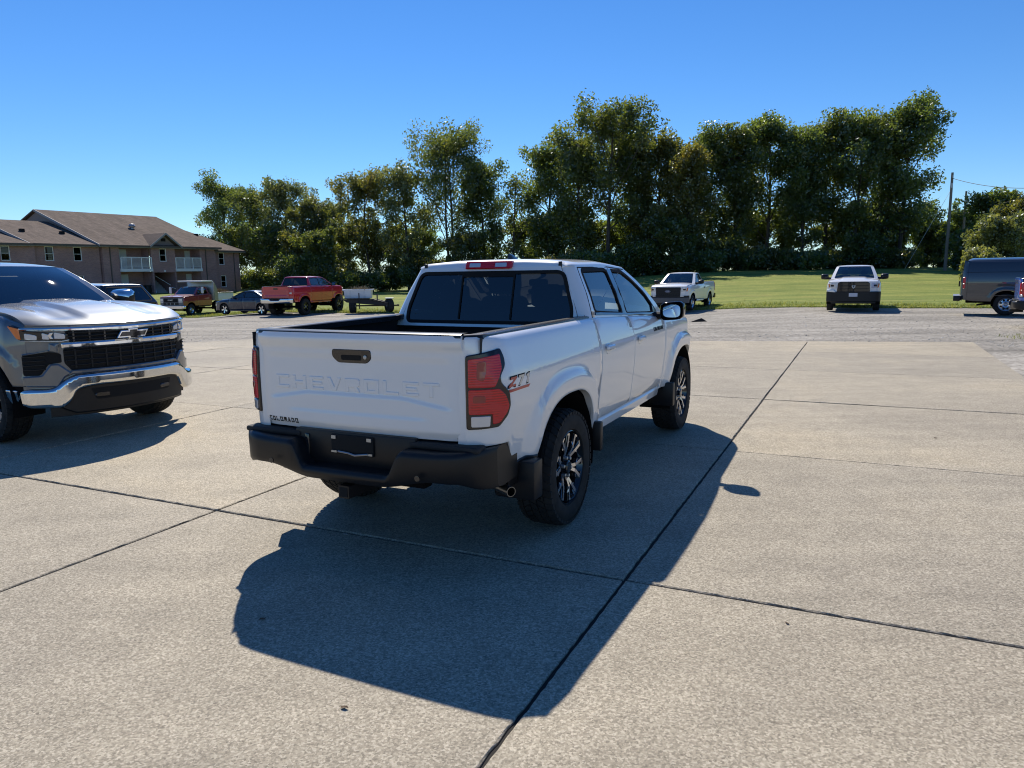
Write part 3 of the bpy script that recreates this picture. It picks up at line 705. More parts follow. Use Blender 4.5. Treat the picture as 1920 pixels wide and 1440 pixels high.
def mirror(root, x, y, z, sg, m, big=1.0, dx=0, cap=None):
    h = .085*big; wd = .11*big; c = (x, sg*y, z); mb = MB(); G = []
    for i, (a, s_) in enumerate([(-.075, .96), (-.07, 1.0), (-.02, 1.0), (.03, .95), (.07, .78), (.09, .45), (.095, .05)]):
        ring = []
        for q in range(20):
            t = 2*math.pi*q/20; ct, st__ = math.cos(t), math.sin(t); n = 5.0; rr = (abs(ct)**n+abs(st__)**n)**(-1/n)
            ring.append((x+a*big+dx, sg*(y+wd*s_*rr*ct), z+h*s_*rr*st__+(.01*ct)))
        G.append(ring+[ring[0]])
    mb.grid(G).build('mirror_housing', m, root, 50)
    if cap: MB().grid([[(p[0]+.003, p[1], p[2]+.003) for p in r[1:10]] for r in G[1:]]).build('mirror_cap', cap, root, 50)
    o = mb
    g = MB(); n0 = [(x-.0765*big+dx, sg*(y+wd*.74*math.copysign(abs(math.cos(t))**.6, math.cos(t))), z+h*.70*math.copysign(abs(math.sin(t))**.6, math.sin(t))) for t in np.linspace(0, 2*math.pi, 24, endpoint=False)]
    g.add(n0, [tuple(range(24))]).build('mirror_face', MIRR, root, 0)
    MB().tube([(x+.03, sg*(y-wd*.8), z-h*.55), (x+.05, sg*(y-wd-.13), z-h*.7)], [.035*big, .045*big], 10).build('mirror_arm', BLACKP, root)
def door_handle(root, mapf, X, z, m, L=.17):
    shell('door_handle', rpoly([(X-L/2, z-.017), (X+L/2, z-.019), (X+L/2, z+.019), (X-L/2, z+.021)], .018, 4), mapf, m, root, .036, .022, .010, .05)
    shell('handle_cup', rpoly([(X-L*.32, z-.05), (X+L*.30, z-.05), (X+L*.34, z+.03), (X-L*.36, z+.03)], .03, 4), mapf, SEAM if m is BLACKP else m, root, .0035, .006, .003, .05)
def wells(root, b, yo, Rw, wd=.34, m=None):
    for xc in b.axles:
        for sg in (1, -1):
            G = []; mb = MB()
            for q in np.linspace(-.25, math.pi+.25, 22): G.append([(xc+math.cos(q)*Rw, sg*(yo-.02), b.hz_+math.sin(q)*Rw), (xc+math.cos(q)*Rw, sg*(yo-wd), b.hz_+math.sin(q)*Rw)])
            mb.grid(G); a = [(g[1]) for g in G]; mb.add(a, [tuple(range(len(a)))])
            mb.build('wheel_housing', m or MATTE, root)

def hood(root, b, m, xcowl, yh, zf, crown=.05, bulge=None, droll=.06, lipx=.0, nx_=26, ny=41, fl=.14, name='hood'):
    G = []
    for i in range(nx_):
        t = (i/(nx_-1))**1.7; row = []
        for y in np.linspace(-1, 1, ny):
            Y = y*yh; S = b.Sn(abs(Y)); XF = float(np.interp(S, b.CS, b.CX))-lipx; X = XF+(xcowl(Y)-XF)*t if callable(xcowl) else XF+(xcowl-XF)*t
            z = float(np.interp(X, [p[0] for p in zf], [p[1] for p in zf])); q = 1-abs(y)**2.4
            e = max(0, 1-t/fl)
            z += crown*q*(.5+.5*min(1, t*3)) - droll*e**2.2 + (bulge(X, Y, t) if bulge else 0)
            row.append((X, Y, z))
        G.append(row)
    mb = MB().grid(G); mb.grid([G[0], [(x-.01, y, z-.025) for x, y, z in G[0]]])
    for j in (0, -1): mb.grid([[r[j] for r in G], [(r[j][0], r[j][1]*.99, r[j][2]-.04) for r in G]])
    return mb.build(name, m, root, 50), G

def pickup(root, P, m):
    b = Body(W=P['W'], Xr=P['Xr'], Xf=P['Xf'], axles=(0., P['wb']), Ra=P['Ra'], hz_=P.get('hz_', P['tR']), zr=P['zr'], archp=P.get('archp', 2.3),
             top=P['top'], **P.get('body', {}))
    xc = P['xc']; dX = P['doors']; Sx = b.S; gp = .005; sill = P['sill']
    railz = P['rail']
    zt_bed = lambda X: np.interp(X, [P['Xr'], xc], [railz[0], railz[1]])
    belt = lambda X: np.interp(X, [p[0] for p in P['belt']], [p[1] for p in P['belt']])
    fend = lambda X: np.interp(X, [p[0] for p in P['fend']], [p[1] for p in P['fend']])
    rb = P['rear_bot']
    bedbot = (lambda X: np.full(np.shape(X), P['sill'])) if P.get('nobed') else lambda X: np.interp(X, [P['Xr']+.25, P['Xr']+.32, -P['Ra']*.9, P['Ra']*.9, xc], [rb[0], rb[1], rb[1], P['zr']+.06, P['zr']+.06])
    Ytg = P['ytg']; S0 = float(b.St(Ytg))+.003
    for sg in (1, -1):
        panel(b, 'bed_side', m, root, sg, S0, float(Sx(xc))-gp, bedbot, zt_bed, 18, .06, .05)
        e = [xc]+dX
        for i in range(len(dX)):
            x1f = None
            panel(b, 'door', m, root, sg, float(Sx(e[i]))+gp, float(Sx(e[i+1]))-gp, sill, belt, 14, .10, .03, eps=.003)
        panel(b, 'rocker_panel', P.get('rockm', m), root, sg, float(Sx(xc)), float(Sx(dX[-1])), P['zr'], sill-.006, 4, .2, .05)
        panel(b, 'front_fender', m, root, sg, float(Sx(dX[-1]))+gp, float(b.Sn(P['yff'])), P.get('fbot', P['zr']+.06), fend, 16, .06, .04)
        mb = MB()                                                    # dark inner skin behind the gaps
        Ss = np.linspace(S0+.02, float(b.Sn(P['yff'])), 90); X = np.interp(Ss, b.CS, b.CX); tp = np.where(X < xc, zt_bed(X)-.03, np.where(X < dX[-1], belt(X)-.03, fend(X)-.03)); bt = np.maximum(np.where(X < xc, bedbot(X), P['zr']+.02)+.01, b.arch(X)+.004)
        G = []
        for t in np.linspace(0, 1, 6):
            z = bt+(tp-bt)*t; x, y = b.pt(Ss, z, -.022, np.where(X < xc, zt_bed(X), np.where(X < dX[-1], belt(X), fend(X)))); G.append(np.stack([x, y*sg, z], 1).tolist())
        mb.grid(G).build('inner_skin', MATTE, root)
    wells(root, b, P['W'], P['Ra']*1.0)
    # underbody
    MB().box(P['Xr']+.1, P['Xf']-.35, -.42, .42, P['zr']+.02, P['zr']+.12).box(-.09, .09, -P['trk']+.15, P['trk']-.15, P['tR']-.06, P['tR']+.06, .02).box(P['wb']-.09, P['wb']+.09, -P['trk']+.2, P['trk']-.2, P['tR']-.06, P['tR']+.05, .02).box(xc, P['wb']-P['Ra'], -P['W']*.86, P['W']*.86, P['zr']+.05, P['zr']+.1).build('chassis', MATTE, root)
    MB().box(P['wb']-P['Ra']-.3, P['Xf']-.3, -P['W']*.55, P['W']*.55, P['zr']+.05, min(p[1] for p in P['fend'])-.12).build('engine_bay', MATTE, root)
    if not P.get('nobed'): bed_box(root, b, P, xc, zt_bed)
    finish_pickup(root, b, P, m, xc, dX, sill, belt, fend, Sx); gh = P.pop('_gh'); HG = P.pop('_hg')
    return b, gh, HG
def bed_box(root, b, P, xc, zt_bed):
    Sx = b.S; zb0 = P['floor']; yi = P['W']-.13; x0, x1 = P['Xr']+.06, xc-.03
    bm_ = MB()
    bm_.grid([[(x0, -yi, zb0), (x0, yi, zb0)], [(x1, -yi, zb0), (x1, yi, zb0)]]); rz = lambda x: float(zt_bed(x))
    for sg in (1, -1):
        bm_.grid([[(x0, sg*yi, zb0), (x1, sg*yi, zb0)], [(x0, sg*yi, rz(x0)-.005), (x1, sg*yi, rz(x1)-.005)]])
        bm_.box(-.55, .55, *(sorted((sg*yi, sg*(yi-.18)))), zb0, zb0+.22, .03)
    bm_.box(x1-.01, x1+.02, -yi, yi, zb0, rz(x1)+P.get('bulk', .0))
    for i in range(13): y = -yi+.12+i*(2*yi-.24)/12; bm_.box(x0, x1, y-.03, y+.03, zb0, zb0+.012)
    for i in range(4): bm_.box(x1-.025, x1, -yi+.05, yi-.05, zb0+.08+i*.11, zb0+.13+i*.11, .008)
    bm_.build('bed_liner', LINER, root, 30)
    for sg in (1, -1):                                               # rail caps
        G = []
        for x in np.linspace(P['Xr']+.02, xc-.012, 24):
            S = Sx(x) if x > b.CX[b.i0] else np.interp(x, b.CX[:b.i0+1], b.CS[:b.i0+1]); z = rz(x); _, yo = b.pt(S, z, 0, np.array(z)); yo = float(yo)
            yo = min(yo, P['W']-.03); z -= P.get('capdrop', .0); yi_ = min(yi, yo-.07)
            G.append([(x, sg*(yo+.001), z-.012), (x, sg*(yo-.004), z+.008), (x, sg*(yo-.02), z+.014), (x, sg*(yi_-.01), z+.014), (x, sg*(yi_-.02), z+.006), (x, sg*(yi_-.02), z-.03)])
        MB().grid(G).build('bed_rail_cap', P.get('capm', CAPM), root, 50)
def finish_pickup(root, b, P, m, xc, dX, sill, belt, fend, Sx):
    yh = P['yhood']
    hd, HG = hood(root, b, m, P['xcowl'], yh, P['hoodz'], P.get('hcrown', .05), P.get('bulge'), P.get('droll', .06), P.get('hlip', .0))
    MB().grid([[(P['xcowl'](y) - .002 if callable(P['xcowl']) else P['xcowl'], y, HG[-1][0][2]-.01) for y in np.linspace(-yh, yh, 9)], [(P['cab']['xw0']-.03, y, HG[-1][0][2]-.015) for y in np.linspace(-yh, yh, 9)]]).build('cowl', BLACKP, root)
    # wheels
    for xx in (0, P['wb']):
        for sg in (1, -1): wheel(root, xx, sg*(P['trk']), P['tR'], P['tR'], P['tw'], P['rimR'], P['style'], sg, P.get('bright'), P.get('lugs', True))
    gh = greenhouse(root, P['cab'], m, P['wins'], P['back'], trims=P.get('trims', ()), seams=P.get('seams', ()), rear_glass=P.get('rglass'), glassm=P.get('sglass'), ws_glass=P.get('wsglass'))
    # cabin floor / lower inside, belt shelf
    c = P['cab']; MB().box(xc+.05, P['cab']['xw0']+.2, -P['W']*.84, P['W']*.84, sill-.02, sill+.05).box(xc+.02, xc+.06, -P['W']*.86, P['W']*.86, sill, c['zb']+.01).build('cabin_floor', CABIN, root)
    for sg in (1, -1):
        G = []
        for x in np.linspace(xc+.05, dX[-1]+.2, 10):
            z = float(belt(x)) if x < dX[-1] else float(fend(x)); S = Sx(x); _, yo = b.pt(S, z-.004, 0, np.array(z)); G.append([(x, sg*(float(yo)), z-.004), (x, sg*float(gh[2](c['zb'])-.06), z-.006), (x, sg*float(gh[2](c['zb'])-.06), sill)])
        MB().grid(G).build('door_card', CABIN, root)
    seats(root, dX[0]+.30 if len(dX) > 1 else xc+.45, xc+.16, sill+.22, P['W']*.80, 0, 1, rear=len(dX) > 1)
    P['_gh'] = gh; P['_hg'] = HG

# ---------------- white pickup in the middle
def white_truck():
    root = empty('pickup_truck', (-.464, 5.281, 0), R(64.13), 'white crew cab pickup seen from behind on the concrete, black rear bumper, open bed', 'pickup truck')
    zb, zr = 1.30, 1.765
    P = dict(W=.958, Xr=-1.10, Xf=4.22, wb=3.337, Ra=.495, tR=.400, hz_=.43, tw=.262, rimR=.246, trk=.835, zr=.50, sill=.605, xc=.655, doors=[1.50, 2.56], rail=(1.372, 1.378),
             belt=[(.6, 1.385), (1.5, 1.345), (2.3, 1.30), (2.7, 1.285)], fend=[(2.3, 1.285), (2.6, 1.275), (3.4, 1.235), (3.95, 1.19), (4.25, 1.12)], top=[(-1.2, 1.372), (.655, 1.378), (.656, 1.39), (2.56, 1.285), (3.4, 1.235), (3.95, 1.19), (4.25, 1.12)],
             body=dict(tail=(.015, .20), tpow=(2, 11), nose=(.20, .38), npow=(2, 9), tuck=.075, belt_in=.012, flare=.036, rtop=.05, zmid=.98, fw=.13, crease=(1.155, .012, .24)), rear_bot=(.76, .60), ytg=.742, yff=.80, floor=.86, yhood=.80, xcowl=2.72,
             hoodz=[(2.5, 1.30), (3.4, 1.27), (3.95, 1.22), (4.2, 1.16)], style='fork', lugs=True, archp=2.6,
             cab=dict(gy=[(1.25, .905), (1.32, .888), (1.40, .862), (1.55, .800), (1.70, .722), (1.765, .690)], zb=zb, zr=zr, xr0=.575, xr1=.705, xw0=2.75, xw1=1.95, xc=1.6, apts=[(2.75, 1.30), (2.50, 1.47), (2.22, 1.635), (1.95, 1.752)], rail=[(.775, 1.765), (1.4, 1.772), (1.95, 1.752)], crown=.062, rc=.085, rbow=.035),
             wins=[[(.775, 1.415), (1.40, 1.372), (1.46, 1.722), (1.40, 1.732), (.865, 1.728)], [(1.52, 1.366), (2.50, 1.322), (2.30, 1.50), (2.05, 1.642), (1.86, 1.715), (1.575, 1.724)]],
             trims=[[(1.405, 1.36), (1.515, 1.355), (1.572, 1.735), (1.468, 1.737)], [(2.36, 1.318), (2.52, 1.313), (2.40, 1.40)]], seams=[((.665, 1.36), (.735, 1.55)), ((.735, 1.55), (.80, 1.752)), ((.80, 1.752), (1.52, 1.757)), ((1.52, 1.757), (1.95, 1.735)), ((1.52, 1.757), (1.50, 1.70))],
             bulk=.018, back=[(-.735, 1.33), (.735, 1.33), (.735, 1.44), (.635, 1.728), (-.635, 1.728), (-.735, 1.44)])
    b, gh, HG = pickup(root, P, WHITE)
    smap, rmap, gy, xr, WG = gh
    # window frames below side glass (black belt moulding)
    for sg in (1, -1): shell('belt_moulding', [(.74, 1.392), (1.5, 1.350), (2.56, 1.300), (2.56, 1.318), (1.5, 1.368), (.76, 1.412)], smap(sg), GLOSSB, root, .006, .02, .003, .1)
    # tailgate
    def dep(y, z):
        a = abs(y); v = 0.0
        v += -.022*float(sstep(z, 1.275, 1.345)) + .012*float(sstep(z, 1.345, 1.385))               # rounded top lip stands proud
        pan = float(sstep(a, .70, .60))*float(sstep(z, .90+max(0, .10-.16*max(0, a-.35)), .93+max(0, .10-.16*max(0, a-.35))))*float(sstep(z, 1.262, 1.215)); v += .008*pan
        v += -.005*float(sstep(a, .55, .45))*float(sstep(z, .915, .885)) + .018*float(sstep(z, .84, .78))
        v += .012*float(sstep(a, .62, .74))
        return v
    S_ = lambda y: float(np.interp(b.St(abs(y)), b.CS, b.CX))
    tg = lambda y, z, off=0.: (S_(y)+dep(y, z)-off, y, z)
    G = [[tg(y, z) for y in np.linspace(-.735, .735, 99)] for z in np.concatenate([[.785, .787], np.linspace(.80, 1.365, 70), [1.374, 1.379]])]
    mb = MB().grid(G); e = [[(x+.05, y, z) for x, y, z in r] for r in (G[0], G[-1])]; mb.grid([G[0], e[0]]); mb.grid([G[-1], e[1]])
    for j in (0, -1): mb.grid([[r[j] for r in G], [(r[j][0]+.06, r[j][1], r[j][2]) for r in G]])
    mb.build('tailgate', WHITE, root, 60)
    MB().box(-1.065, -1.02, -.735, .735, .80, 1.365).build('tailgate_inner', LINER, root)
    MB().grid([[(S_(y)+.000+x, y, z) for y in np.linspace(-.733, .733, 31)] for x, z in ((-.006, 1.368), (-.002, 1.386), (.015, 1.392), (.075, 1.392), (.085, 1.384), (.085, 1.36))]).build('tailgate_cap', CAPM, root, 50)
    shell('tailgate_handle', rpoly([(-.142, 1.286), (-.142, 1.235), (-.105, 1.205), (.105, 1.205), (.142, 1.235), (.142, 1.286)], .018, 4), tg, GLOSSB, root, .004, .03, .003, .05)
    shell('handle_recess', rpoly([(-.07, 1.222), (.075, 1.222), (.075, 1.252), (-.07, 1.252)], .008, 3), tg, SEAM, root, .0055, .004, 0, .05)
    MB().lathe([(0, .012), (.006, .012), (.007, .008), (.007, 0)], 16, 'X', (0, 0, 0)).build('camera_lens', STEEL, root).matrix_local = Matrix.Translation((tg(-.1, 1.243)[0]-.003, -.102, 1.243)) @ Matrix.Rotation(math.pi, 4, 'Z')
    fl_ = lambda u, v, off=0.: tg(-u, v, off)
    letters('tailgate_lettering', word('CHEVROLET', -.602, 1.03, .105, .082, .031), fl_, WHITE, root, .006, .012, .0025)
    letters('model_badge', word('COLORADO', -.685, .812, .023, .030, .0095), fl_, BLACKP, root, .003, .006, .0006)
    # tail lamps following the corner
    for sg in (1, -1):
        sm = b.side(sg); s0 = float(b.St(.752)); q = lambda P_: [(s0+x*.80, z) for x, z in P_]
        out = [(0, .858), (.24, .865), (.315, .925), (.335, .985), (.325, 1.06), (.255, 1.115), (.25, 1.15), (.305, 1.205), (.31, 1.25), (.285, 1.305), (0, 1.272)]
        shell('tail_lamp', rpoly(q(out), .018, 3), sm, SMOKE, root, .014, .03, .006, .05)
        red = [(.02, .945), (.18, .945), (.18, .885), (.24, .89), (.30, .945), (.315, .985), (.285, 1.045), (.23, 1.085), (.02, 1.085)]
        shell('lamp_lens', rpoly(q(red), .012, 3), sm, REDL, root, .0185, .008, .003, .05)
        red2 = [(.02, 1.095), (.20, 1.095), (.265, 1.195), (.262, 1.275), (.02, 1.252)]
        shell('lamp_lens', rpoly(q(red2), .012, 3), sm, REDL, root, .0185, .008, .003, .05)
        shell('lamp_lens', rpoly(q([(.075, 1.14), (.12, 1.13), (.14, 1.18), (.14, 1.24), (.08, 1.235)]), .01, 3), sm, REDD, root, .0200, .004, .001, .05)
        shell('lamp_lens', rpoly(q([(.05, 1.01), (.13, 1.01), (.13, 1.05), (.05, 1.05)]), .01, 3), sm, REDD, root, .0200, .004, .001, .05)
        shell('reversing_lens', rpoly(q([(.035, .875), (.16, .875), (.165, .935), (.035, .935)]), .008, 3), sm, CLEARL, root, .0205, .008, .002, .05)
    # side decals
    for sg in (1, -1):
        sx = b.sideX(sg); mp = lambda u, v, off=0.: sx((-.895+u*.95) if sg < 0 else (-.895+.30-u*.95), v, off)
        letters('off_road_decal_edge', word('Z71', -.012, 1.072, .094, .068, .012, .45), mp, SEAM, root, .0012, .003, 0)
        letters('off_road_decal', word('Z', -.002, 1.079, .080, .054, .022, .45), mp, BADGER, root, .0022, .003, 0)
        letters('off_road_decal_grey', word('71', .108, 1.079, .076, .054, .026, .45), mp, BADGES, root, .0022, .003, 0)
        shell('decal_stripe', [(-.03, 1.050), (.27, 1.050), (.29, 1.066), (-.022, 1.066)], mp, BADGER, root, .002, .003, 0, .05)
        mp2 = lambda u, v, off=0.: sx((2.13+u) if sg < 0 else (2.13+.36-u), v, off)
        letters('model_badge', word('COLORADO', 0, 1.165, .030, .034, .013), mp2, BLACKP, root, .004, .006, .0006)
        for X, z in ((.80, 1.145), (1.655, 1.142)): door_handle(root, sx, X, z, WHITE)
        mirror(root, 2.36, 1.075, 1.345, sg, GLOSSB, 1.0)
        # flare-end mud flaps and body end piece
        for x0, x1, y0, y1, z0, z1 in ((-.68, -.55, .72, .985, .36, .60), (2.72, 2.80, .76, 1.0, .36, .60), (.50, .56, .80, .995, .40, .62)): MB().box(x0, x1, *sorted((sg*y0, sg*y1)), z0, z1, .012).build('mud_flap', BLACKP, root, 30)
        e = b.sideX(sg); shell('body_end_cap', [(-.80, .46), (-.50, .46), (-.50, .605), (-.62, .622), (-.80, .60)], e, BLACKP, root, .012, .05, .006, .06)
        shell('fuel_gap', rpoly([(.2, 1.05), (.38, 1.05), (.38, 1.22), (.2, 1.22)], .03), e, SEAM, root, .001, .003, 0, .05, [rpoly([(.204, 1.054), (.376, 1.054), (.376, 1.216), (.204, 1.216)], .028)]) if sg > 0 else None
    # high stop lamp + shark fin + roof ditch caps
    ch = lambda y, z, off=0.: (float(xr(zr))-.018-off-.020*(1-(y/.7)**2)+(z-1.765)*.35, y, z)
    shell('high_stop_lamp', rpoly([(-.205, 1.752), (.205, 1.752), (.205, 1.812), (-.205, 1.812)], .012, 3), ch, REDL, root, .016, .05, .008, .05)
    for y in (-.115, .115): shell('cargo_lens', rpoly([(y-.05, 1.766), (y+.05, 1.766), (y+.05, 1.798), (y-.05, 1.798)], .006, 3), ch, CLEARL, root, .019, .006, .002, .05)
    shell('roof_rear_edge', [(-.62, 1.735), (.62, 1.735), (.66, 1.768), (.60, 1.80), (.3, 1.815), (-.3, 1.815), (-.60, 1.80), (-.66, 1.768)], lambda y, z, off=0.: (float(xr(1.765))-.004-off-.022*(1-(y/.7)**2)+max(0, z-1.75)*.45, y, z), WHITE, root, .004, .05, .02, .06, smooth=60)
    for sg in (1, -1): MB().box(-.0, .012, -.014, .014, -.03, .035, .003).build('roof_ditch_cap', BLACKP, root).location = (float(xr(1.77))-.012, sg*.60, 1.765)
    G = []
    for t in np.linspace(0, 1, 9):
        x = 1.02+.20*t; hgt = .052*math.sin(math.pi*min(1, (1-t)*.62+.0))**.8 if t < 1 else 0; wv = .032*math.sqrt(max(0, 1-(2*t-1)**4))
        G.append([(x, wv*c, 1.824+hgt*(1-abs(c)**1.8)) for c in np.linspace(-1, 1, 9)])
    MB().grid(G).build('aerial_fin', GLOSSB, root, 60)
    # rear window slider frame and defroster-free centre
    for y in (-.23, .23): shell('slider_frame', [(y-.006, 1.36), (y+.006, 1.36), (y+.006, 1.715), (y-.006, 1.715)], rmap, SEAM, root, .001, .006, 0, .1)
    shell('slider_frame', [(-.23, 1.69), (.23, 1.69), (.23, 1.71), (-.23, 1.71)], rmap, SEAM, root, .001, .006, 0, .1)
    MB().box(.60, .70, -.66, .66, 1.36, 1.40).build('parcel_shelf', CABIN, root)
    # rear bumper: lofted across the truck with a lower step in the middle
    G = []; ys = np.concatenate([np.linspace(-.895, -.74, 12), np.linspace(-.70, .70, 57), np.linspace(.74, .895, 12)])
    for y in ys:
        a = abs(y); c = min(1, max(0, (a-.68)/.22)); xf = -1.240+.035*min(1, a/.72)**2+.30*(1-math.sqrt(max(0, 1-c*c*.97)))
        st_ = float(sstep(a, .30, .40)); zt = .585+(.735-.585)*st_ + .02*float(sstep(a, .55, .95)); zl = .505+.055*float(sstep(a, .25, .60))-.045*float(sstep(a, .74, .88)); xb = -1.0 if a < .74 else -1.0+.28*c
        rz = .02
        G.append([(xb, y, zt), (xf+.05, y, zt+.002), (xf+.018, y, zt-.002), (xf+.004, y, zt-.014), (xf, y, zt-.035), (xf+.004, y, zl+.035), (xf+.02, y, zl+.008), (xf+.07, y, zl), (xb, y, zl+.01)])
    bp = MB().grid(G)
    for r in (G[0], G[-1]): bp.add(r, [tuple(range(len(r)))])
    bp.build('rear_bumper', BLACKP, root, 42)
    for sg in (1, -1):                                               # upper corner pads, textured step pad and lower corner steps
        MB().box(-1.13, -1.02, *sorted((sg*.40, sg*.85)), .735, .772, .015).build('bumper_step_pad', LINER, root)
        MB().lathe([(0, .017), (.006, .017), (.007, .012), (.007, 0)], 14, 'X').build('parking_sensor', GLOSSB, root).matrix_local = Matrix.Translation((-1.245, sg*.53, .60)) @ Matrix.Rotation(math.pi, 4, 'Z')
    MB().box(-1.12, -1.04, -.44, .44, .58, .79, .01).build('bumper_centre', BLACKP, root)
    pb = MB().box(-1.135, -1.118, -.155, .155, .655, .775, .006); pb.build('plate_bracket', SEAM, root)
    br = MB()
    for y in (-.13, .13): br.box(-1.142, -1.134, y-.016, y+.016, .748, .768).box(-1.142, -1.134, y-.02, y+.02, .664, .676)
    br.tube([(-1.14, .10, .672), (-1.145, .02, .668), (-1.15, -.03, .66), (-1.145, -.12, .672)], .006, 6); br.build('plate_screws', STEEL, root)
    MB().box(-1.128, -1.115, .33, .365, .62, .76, .006).build('trailer_socket', GLOSSB, root)
    MB().prism([(-.038, -.038), (.038, -.038), (.038, .038), (-.038, .038)], -1.23, -.9, 'X').build('hitch_receiver', BLACKP, root).location = (0, 0, .455)
    MB().prism([(-.028, -.028), (.028, -.028), (.028, .028), (-.028, .028)], -1.2315, -1.18, 'X').build('hitch_opening', SEAM, root).location = (-.0005, 0, .455)
    MB().box(-1.05, -.95, -.45, .45, .47, .53, .02).build('hitch_beam', MATTE, root)
    ex = MB().lathe([(0, .030), (-.27, .030)], 20, 'X').lathe([(-.27, .030), (-.27, .026), (-.1, .026)], 20, 'X').build('exhaust_tip', EXH, root); ex.location = (-.74, -.70, .47); ex.rotation_euler = (0, 0, R(58))
    MB().tube([(-.3, -.55, .5), (-.6, -.6, .48), (-.76, -.73, .47)], .030, 10).build('exhaust_pipe', STEEL, root)
    # front end (faces away from the picture)
    fm = b.front(.0); shell('front_grille', [(-.80, .55), (.80, .55), (.80, 1.14), (-.80, 1.14)], fm, BLACKP, root, .01, .04, .01, .1)
    for sg in (1, -1): shell('headlamp', rpoly([(sg*.55, 1.0), (sg*.86, 1.02), (sg*.86, 1.12), (sg*.55, 1.11)], .02), fm, CLEARL, root, .02, .03, .006, .06)
    MB().box(3.55, 3.95, -.88, .88, .42, .66, .08).build('front_bumper', BLACKP, root)
    MB().box(2.62, 2.72, -.6, .6, 1.285, 1.30, .005).build('wiper_cowl', BLACKP, root)
    MB().box(1.62, 1.68, -.09, .09, 1.60, 1.66, .02).build('rear_view_mirror', CABIN, root)
    return root
WT = white_truck()

def rear_end(root, b, P, m, lamp='tall', bumper=CHROME, zt=None, zb=.80, lettering=None):
    """tailgate, lamps and bumper for the trucks that stand farther off"""
    Y = P['ytg']-.006; S_ = lambda y: float(np.interp(b.St(abs(y)), b.CS, b.CX)); zt = P['rail'][0] if zt is None else zt
    def dep(y, z): return -.015*float(sstep(z, zt-.10, zt-.05))+.015*float(sstep(abs(y), Y-.08, Y-.16))*float(sstep(z, zb+.12, zb+.15))*float(sstep(z, zt-.12, zt-.16))
    tg = lambda y, z, off=0.: (S_(y)+dep(y, z)-off, y, z)
    G = [[tg(y, z) for y in np.linspace(-Y, Y, 41)] for z in np.linspace(zb, zt, 26)]
    mb = MB().grid(G); mb.grid([G[-1], [(x+.07, y, z) for x, y, z in G[-1]]]); mb.grid([G[0], [(x+.07, y, z) for x, y, z in G[0]]]); mb.build('tailgate', m, root, 50)
    shell('tailgate_handle', rpoly([(-.14, zt-.16), (.14, zt-.16), (.14, zt-.08), (-.14, zt-.08)], .02), tg, GLOSSB, root, .004, .02, .003, .06)
    if lettering: lettering(tg)
    for sg in (1, -1):
        sm = b.side(sg); s0 = float(b.St(P['ytg']+.012)); q = lambda L: [(s0+x, z) for x, z in L]
        shell('tail_lamp', rpoly(q([(0, zb+.10), (.22, zb+.12), (.26, zb+.25), (.22, zt-.16), (.24, zt-.05), (0, zt-.07)]), .02), sm, REDL, root, .014, .03, .006, .06)
        shell('reversing_lens', rpoly(q([(.02, zb+.22), (.13, zb+.22), (.13, zb+.30), (.02, zb+.30)]), .01), sm, CLEARL, root, .018, .006, .002, .06)
    G = []
    for y in np.linspace(-P['W']*.985, P['W']*.985, 41):
        a = abs(y); c = max(0, (a-.72)/.28); xf = P['Xr']-.16+.26*(1-math.sqrt(max(0, 1-min(1, c)**2*.97))); st_ = float(sstep(a, .26, .36)); top = zb-.03-.10*(1-st_); lo = zb-.27
        G.append([(P['Xr']+.15, y, top), (xf+.03, y, top), (xf+.008, y, top-.012), (xf, y, top-.03), (xf+.012, y, lo+.03), (xf+.04, y, lo), (P['Xr']+.2, y, lo)])
    mb = MB().grid(G)
    for r in (G[0], G[-1]): mb.add(r, [tuple(range(len(r)))])
    mb.build('rear_bumper', bumper, root, 45)
    MB().box(P['Xr']-.05, P['Xr']+.06, -.42, .42, zb-.22, zb-.01).build('plate_recess', BLACKP, root)
    MB().box(P['Xr']-.062, P['Xr']-.05, -.15, .15, zb-.16, zb-.03).build('number_plate', PLATE if P.get('plate') else SEAM, root)
    return tg

